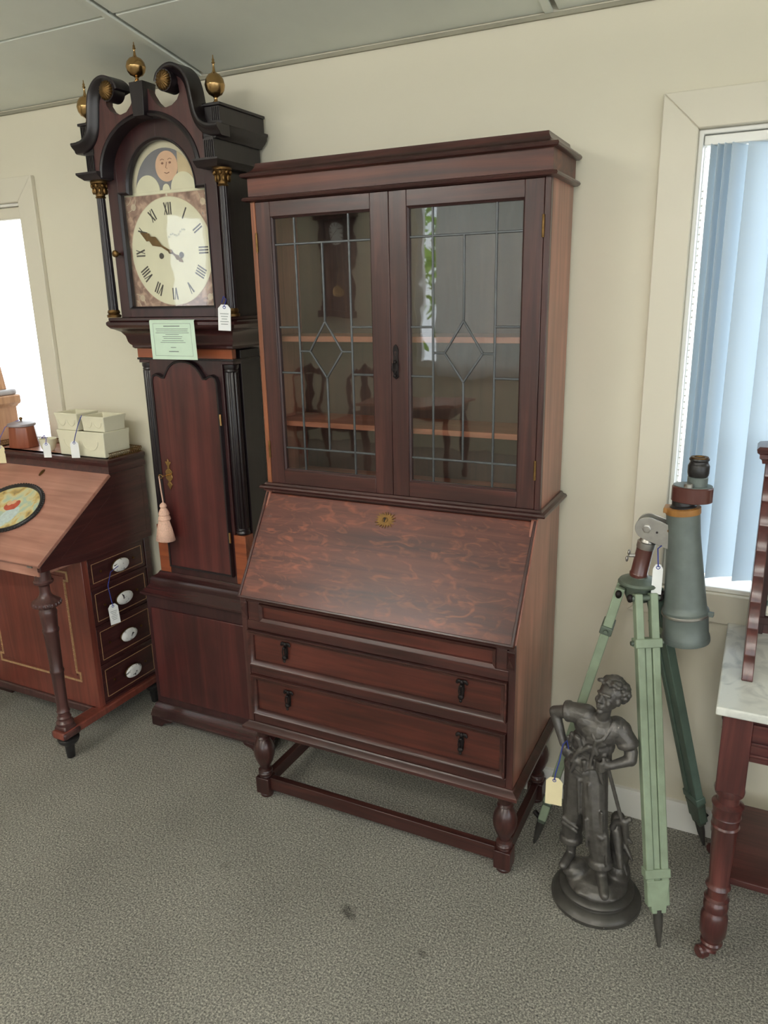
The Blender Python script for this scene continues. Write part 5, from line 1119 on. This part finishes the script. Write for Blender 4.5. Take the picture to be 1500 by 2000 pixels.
    MB().lathe([(.0585, 0), (.0605, .003), (.0605, .02), (.0585, .023), (.0585, .082), (.0605, .086), (.0605, .091), (.0555, .098), (.054, .11), (.0435, L_ - .09), (.042, L_ - .06), (.042, L_ - .004)], Tb, ax, 48).build('telescope_tube', 'telgrey', R)
    MB().lathe([(.0612, .0), (.0622, .004), (.0622, .01), (.0612, .016)], Tb, ax, 48).build('objective_rim', 'telgrey', R)
    MB().lathe([(.06, .076), (.0615, .078), (.0615, .082), (.06, .084)], Tb, ax, 48).build('tube_band', 'steel', R)
    MB().lathe([(.05, .002), (.05, .006)], Tb, ax, 32).build('objective_lens', 'telblack', R)
    sd = Vector((1, -.1, 0)); MB().bar(Tb + ax * .09 + Vector((.055, -.01, 0)), Tb + ax * .09 + Vector((.072, -.012, 0)), .012, .012).build('tube_lug', 'telgrey', R, .001)
    Y = [(-.05, -.03), (-.05, .03), (-.02, .044), (.02, .044), (.042, .02), (.042, -.02), (.02, -.044), (-.02, -.044)]
    MB().lathe([(.0435, L_ - .004), (.044, L_ - .002), (.044, L_ + .012), (.042, L_ + .013)], Tb, ax, 40).build('ochre_band', 'telyellow', R)
    MB().box(1.262, 1.3, -.285, -.24, 1.139, 1.153).build('ochre_lug', 'telyellow', R, .002)
    MB().lathe([(.033, L_ + .012), (.033, L_ + .016), (.028, L_ + .02), (.027, L_ + .034)], Tb, ax, 32).build('focus_collar', 'telblack', R)
    ph = Vector((1.327, -.262, 1.172))
    MB().lathe([(.04, 0), (.043, .002), (.043, .038), (.04, .041)], ph, (0, 0, 1), 40, sq=(1.18, .9)).build('prism_housing', 'telbrown', R)
    MB().lathe([(.0405, .041), (.0405, .043)], ph, (0, 0, 1), 40, sq=(1.18, .9)).build('housing_cap', 'telgrey', R)
    MB().lathe([(.011, 0), (.011, .008), (.009, .01)], Vector((1.319, -.29, 1.215)), (0, 0, 1), 16).build('cap_screw', 'steel', R)
    e = Vector((1.337, -.262, 1.215))
    MB().lathe([(.025, 0), (.025, .022), (.023, .024)], e, (0, 0, 1), 28).build('eyepiece_tube', 'telgrey', R)
    MB().lathe([(.023, .024), (.025, .027), (.0265, .034), (.0265, .052), (.024, .057), (.022, .06), (.022, .064), (.025, .068), (.024, .072)], e, (0, 0, 1), 28).build('eyepiece_grip', 'telblack', R)
    MB().lathe([(.0215, .071), (.0215, .075), (.013, .0752), (.012, .07)], e, (0, 0, 1), 28).build('eyepiece_ring', 'brassdark', R)
tripod()
price_tag('white price tag hanging between the tripod grip and telescope tube', (1.262, -.29, .998), .026, .085, (.2, -1, 0), 'paper', [(1.26, -.29, 1.015), (1.257, -.285, 1.04), (1.266, -.287, 1.05)], 'bluestr')

# ------------------------------------------------------------------ marble washstand
def washstand():
    x0, x1 = 1.442, 2.5; yf, yb = -.545, -.02; zt = .752
    R = thing('marble_washstand', 'reddish mahogany washstand with white marble top and turned legs', 'washstand', (1.97, -.28, 0))
    MB().box(x0, x1, yf, yb, zt - .022, zt).build('marble_top', 'marble', R, .004, seg=3)
    legp = [(.022, .03), (.026, .036), (.028, .045), (.024, .05), (.026, .06), (.033, .075), (.034, .1), (.033, .13), (.028, .138), (.025, .145), (.03, .15), (.031, .165), (.027, .172), (.024, .178), (.031, .184), (.024, .19), (.025, .215), (.031, .222), (.027, .23), (.024, .236), (.031, .40), (.034, .405), (.031, .41), (.033, .43), (.035, .434), (.033, .438), (.036, .462), (.038, .468), (.026, .476), (.024, .494), (.034, .5), (.036, .51), (.034, .518)]
    for lx in (1.492, 2.45):
        for ly in (-.495, -.07):
            l = MB().lathe(legp, (lx, ly, 0), seg=28).build('leg', 'wash', R)
            MB().box(lx - .033, lx + .033, ly - .033, ly + .033, .515, zt - .022).build('leg_block', 'wash', l, .003)
            c = MB().lathe([(.006, 0.0), (.018, .0), (.02, .006), (.02, .02), (.018, .026), (.006, .026)], (lx - .022, ly - .016, .02), (.6, -.6, 0), 20)
            MB().lathe([(.014, -.013), (.018, -.008), (.018, .008), (.014, .013)], (lx - .02, ly - .018, .0185), (.7, .7, 0), 20).build('caster', 'washx', l)
            MB().lathe([(.022, 0), (.02, .01), (.022, .012)], (lx - .006, ly - .006, .022), (.3, .3, 1), 18).build('caster_cup', 'wash', l)
    for y0, y1 in ((-.503, -.483), (-.088, -.068)): 
        MB().box(1.525, 2.417, y0, y1, .60, zt - .022).build('apron', 'washx', R, .002)
    for z in (.62, .652, .7): MB().box(1.525, 2.417, -.509, -.503, z - .004, z + .004).build('apron_bead', 'washx', R, .002)
    for lx in (1.492, 2.45): MB().box(lx - .01, lx + .01, -.462, -.103, .60, zt - .022).build('side_apron', 'wash', R, .002)
    MB().box(1.515, 2.43, -.45, -.11, .196, .216).build('lower_shelf', 'washx', R, .003)
    for lx in (1.492, 2.45): MB().box(lx - .012, lx + .012, -.48, -.085, .192, .214).build('shelf_rail', 'wash', R, .002)
    # upstand: two stepped serpentine side brackets, back boards, tiles
    pr = [(-.385, 0), (-.392, .02)]
    y = -.385; z = 0; prof = [(y, 0)]
    steps = 8
    for i in range(steps):
        zz = i * .058; y0 = -.385 + i * .036
        prof += [(y0 - .004, zz + .004), (y0 - .002, zz + .018), (y0 + .008, zz + .03), (y0 + .014, zz + .044), (y0 + .024, zz + .054), (y0 + .03, zz + .057)]
    prof += [(-.1, .47), (-.1, .5), (-.035, .5), (-.035, 0)]
    for xs in (1.49, 2.43):
        MB().prism([(a, zt + b) for a, b in prof], 'x', xs, xs + .026).build('side_bracket', 'wash', R, .002)
    MB().box(1.516, 2.43, -.06, -.035, zt, zt + .5).build('back_board', 'washx', R)
    MB().mould([(1.486, -.03), (1.486, -.105), (2.46, -.105), (2.46, -.03)], [(-.02, zt + .5), (.004, zt + .5), (.006, zt + .51), (.012, zt + .515), (.012, zt + .525), (.018, zt + .53), (.02, zt + .54), (.014, zt + .546), (-.02, zt + .55)]).build('top_moulding', 'washx', R)
    MB().box(1.49, 2.456, -.1, -.03, zt + .5, zt + .545).build('top_shelf', 'washx', R)
    cr = [(1.49, zt + .546), (1.53, zt + .55), (1.56, zt + .575), (1.62, zt + .585), (1.7, zt + .6), (1.97, zt + .66), (2.24, zt + .6), (2.32, zt + .585), (2.38, zt + .575), (2.41, zt + .55), (2.45, zt + .546)]
    MB().prism(cr, 'y', -.07, -.045).build('crest', 'washx', R, .002)
    for i in range(6):
        x = 1.535 + i * .149
        for z0 in (zt + .055, zt + .205): MB().box(x, x + .145, -.066, -.06, z0, z0 + .145).build('tile', 'tile', R, .002)
    MB().box(1.516, 2.43, -.072, -.06, zt + .03, zt + .053).build('tile_rail', 'dark', R, .002); MB().box(1.516, 2.43, -.072, -.06, zt + .352, zt + .38).build('tile_rail', 'washx', R, .002)
    MB().box(1.518, 1.534, -.07, -.06, zt, zt + .5).build('tile_stile', 'dark', R, .001)
washstand()

# ------------------------------------------------------------------ pale dresser at the edge of the picture
def dresser():
    x0, x1 = -2.4, -1.462; yf, yb = -.3, -.05
    R = thing('wooden_dresser', 'pale wooden dresser with grey marble slab and mirror post beside window', 'dresser', (-1.93, -.18, 0))
    MB().box(x0, x1, yf, yb, .06, 1.275).build('carcass', 'pale', R, .003)
    MB().box(x0 - .01, x1 + .012, yf - .01, yb, 0, .06).build('plinth', 'dark', R, .003)
    MB().mould([(x0, yb), (x0, yf), (x1, yf), (x1, yb)], [(-.03, 1.27), (.006, 1.27), (.012, 1.278), (.026, 1.284), (.032, 1.292), (.032, 1.318), (.026, 1.322), (-.03, 1.322)]).build('top_moulding', 'pale', R)
    MB().box(x0 - .02, x1 + .02, yf - .015, yb, 1.322, 1.347).build('marble_slab', 'marblegrey', R, .01, seg=3)
    for z0, z1 in ((.1, .38), (.4, .68), (.7, .96), (.98, 1.24)):
        d = MB().box(x0 + .04, x1 - .04, yf - .012, yf, z0, z1).build('drawer', 'pale', R, .004)
        for kx in (x0 + .22, x1 - .22): MB().lathe([(.008, 0), (.008, .012), (.018, .02), (.016, .03), (.006, .033)], (kx, yf - .012, (z0 + z1) / 2), (0, -1, 0), 16).build('knob', 'pale', d)
    MB().prism([(-1.505, 1.347), (-1.462, 1.347), (-1.478, 1.44), (-1.49, 1.5), (-1.505, 1.56), (-1.525, 1.58), (-1.525, 1.45)], 'y', -.11, -.085).build('mirror_post', 'pale', R, .003)
    MB().prism([(-2.355, 1.347), (-2.398, 1.347), (-2.382, 1.44), (-2.37, 1.5), (-2.355, 1.56), (-2.335, 1.58), (-2.335, 1.45)], 'y', -.11, -.085).build('mirror_post', 'pale', R, .003)
    MB().mould([(-2.3, 1.37), (-1.56, 1.37), (-1.56, 1.8), (-2.3, 1.8)], [(-.04, -.11), (0, -.11), (0, -.085), (-.04, -.085)], 'xz', True).build('mirror_frame', 'pale', R, .003)
    MB().box(-2.265, -1.595, -.1, -.092, 1.405, 1.765).build('mirror_back', 'dark', R)
dresser()
# ------------------------------------------------------------------ the rest of the shop, seen mirrored in the glass doors
def curtain(label, x0, x1, dy=0):
    RY = globals()['RY'] + dy
    t = thing('sheer_curtain', label, 'curtain', ((x0 + x1) / 2, RY + .07, .8), 'sheer curtains')
    n = int((x1 - x0) / .012); pts = [(x0 + (x1 - x0) * i / n, RY + .07 + .022 * sin(i * .55) + .008 * sin(i * .21)) for i in range(n + 1)]
    MB().prism(pts + [(a, b + .0015) for a, b in reversed(pts)], 'z', .82, 2.92).build('cloth', 'curtain', t, ang=70)
    MB().tube([(x0 - .03, RY + .07, 2.93), (x1 + .03, RY + .07, 2.93)], .012, 10).build('rod', 'brassdark', t)
curtain('sheer white curtain mirrored in the bookcase door beside the bright gap', -1.84, -.84); curtain('sheer white curtain mirrored in the bookcase door next to its outer stile', -.88, .06, .06)
def wall_clock():
    x, y = -3.05, RY; R = thing('wall_clock', 'dark wall clock with white dial mirrored in the bookcase glass', 'clock', (x, y, 1.45))
    MB().box(x - .2, x + .2, y + .002, y + .03, 1.5, 2.7).build('back_board', 'mah', R, .003)
    for s in (-1, 1):
        MB().lathe([(.03, 1.55), (.034, 1.6), (.02, 1.62), (.03, 1.66), (.02, 1.7), (.032, 1.75), (.02, 1.8), (.033, 1.86), (.02, 1.92), (.032, 1.98), (.02, 2.04), (.03, 2.1), (.02, 2.16), (.032, 2.24), (.026, 2.5), (.034, 2.55)], (x + s * .165, y + .12, 0), seg=20).build('turned_column', 'mahblack', R)
    for z0, z1 in ((1.47, 1.55), (2.55, 2.66)): MB().box(x - .23, x + .23, y + .002, y + .17, z0, z1).build('case_end', 'mah', R, .008)
    MB().prism([(x - .2, 2.66), (x + .2, 2.66), (x + .14, 2.74), (x + .06, 2.78), (x, 2.86), (x - .06, 2.78), (x - .14, 2.74)], 'y', y + .06, y + .09).build('crest', 'mah', R, .003)
    d = MB().lathe([(.13, 0), (.13, .01), (.1, .012)], (x, y + .06, 2.4), (0, 1, 0), 40).build('dial', 'paper', R)
    for i in range(12):
        a = i * pi / 6; MB().bar((x + .085 * sin(a), y + .0745, 2.4 + .085 * cos(a)), (x + .12 * sin(a), y + .0745, 2.4 + .12 * cos(a)), .009, .002, (0, 1, 0)).build('numeral', 'dialtext', d)
    for a, l in ((.9, .09), (4.1, .065)): MB().bar((x, y + .078, 2.4), (x + l * sin(a), y + .078, 2.4 + l * cos(a)), .006, .002, (0, 1, 0)).build('hand', 'dialtext', d)
    MB().tube([(x, y + .05, 2.3), (x, y + .05, 1.8)], .005, 8).build('pendulum_rod', 'brass', R); MB().lathe([(.075, 0), (.07, .012), (.02, .016)], (x, y + .045, 1.76), (0, 1, 0), 32).build('pendulum_bob', 'brass', R)
wall_clock()
def chair(label, x, y):
    R = thing('dining_chair', label, 'chair', (x, y, 0), 'chairs mirrored in the glass')
    MB().prism([(x - .21, y - .2), (x + .21, y - .2), (x + .24, y + .22), (x - .24, y + .22)], 'z', .43, .48).build('seat', 'seat', R, .015)
    MB().prism([(x - .2, y - .19), (x + .2, y - .19), (x + .23, y + .21), (x - .23, y + .21)], 'z', .37, .43).build('seat_rail', 'wash', R, .004)
    for sx in (-1, 1):
        MB().lathe([(.014, 0), (.018, .1), (.024, .3), (.028, .37)], (x + sx * .2, y + .18, 0), seg=16).build('leg', 'wash', R)
        MB().bar((x + sx * .18, y - .3, 0), (x + sx * .18, y - .18, .43), .034, .034, (0, 1, 0)).build('leg', 'wash', R, .004)
        MB().tube([(x + sx * .18, y - .19, .43), (x + sx * .15, y - .21, .58), (x + sx * .19, y - .24, .75), (x + sx * .2, y - .26, .86), (x + sx * .12, y - .28, .96)], .018, 10).build('back_post', 'wash', R)
    MB().prism([(x + a, z) for a, z in ((-.14, .93), (-.06, .97), (0, 1.02), (.06, .97), (.14, .93), (.14, .88), (.06, .9), (0, .91), (-.06, .9), (-.14, .88))], 'y', y - .29, y - .26).build('crest_rail', 'wash', R, .004)
    MB().prism([(x + a, z) for a, z in ((-.04, .5), (.04, .5), (.03, .6), (.07, .7), (.04, .8), (.06, .9), (-.06, .9), (-.04, .8), (-.07, .7), (-.03, .6))], 'y', y - .275, y - .255).build('splat', 'wash', R, .003)
    MB().box(x - .17, x + .17, y - .23, y - .2, .49, .53).build('back_rail', 'wash', R, .003)
chair('carved chair mirrored in the bookcase glass beneath the wall clock', -2.95, -5.0); chair('carved chair mirrored in the bookcase glass further along', -2.3, -5.05)
def table():
    x, y = -1.45, -4.7; R = thing('side_table', 'wooden table mirrored low in the bookcase doors', 'table', (x, y, 0))
    MB().box(x - .5, x + .5, y - .3, y + .3, .72, .75).build('table_top', 'oakside', R, .006)
    MB().box(x - .45, x + .45, y - .25, y + .25, .62, .72).build('apron', 'wash', R, .002)
    for sx in (-1, 1):
        for sy in (-1, 1): MB().lathe([(.018, 0), (.03, .06), (.02, .1), (.028, .3), (.032, .55), (.024, .58), (.034, .62)], (x + sx * .41, y + sy * .21, 0), seg=16).build('leg', 'wash', R)
table()
t = thing('street_tree', 'leafy green tree outside mirrored in the bookcase glass', 'tree', (-3.4, -11.5, -.3))
MB().tube([(-3.4, -11.5, -.3), (-3.35, -11.5, 1.4), (-3.5, -11.4, 3.0)], [.16, .12, .07], 10).build('trunk', 'bark', t)
m = MB(); rnd = random.Random(21)
for i in range(900):
    d = Vector((rnd.gauss(0, 1), rnd.gauss(0, 1), rnd.gauss(0, 1))).normalized() * rnd.uniform(.5, 1.5); c_ = Vector((-3.4, -11.5, 2.2)) + Vector((d.x * 1.1, d.y, d.z * 1.1))
    a = Vector((rnd.uniform(-1, 1), rnd.uniform(-1, 1), rnd.uniform(-1, 1))).normalized() * .11; b = a.cross(Vector((rnd.uniform(-1, 1), rnd.uniform(-1, 1), rnd.uniform(-1, 1)))).normalized() * .06
    m.add([c_ - a, c_ + b, c_ + a, c_ - b], [(0, 1, 2, 3)])
o = m.build('foliage', 'leaf', t); o['kind'] = 'stuff'
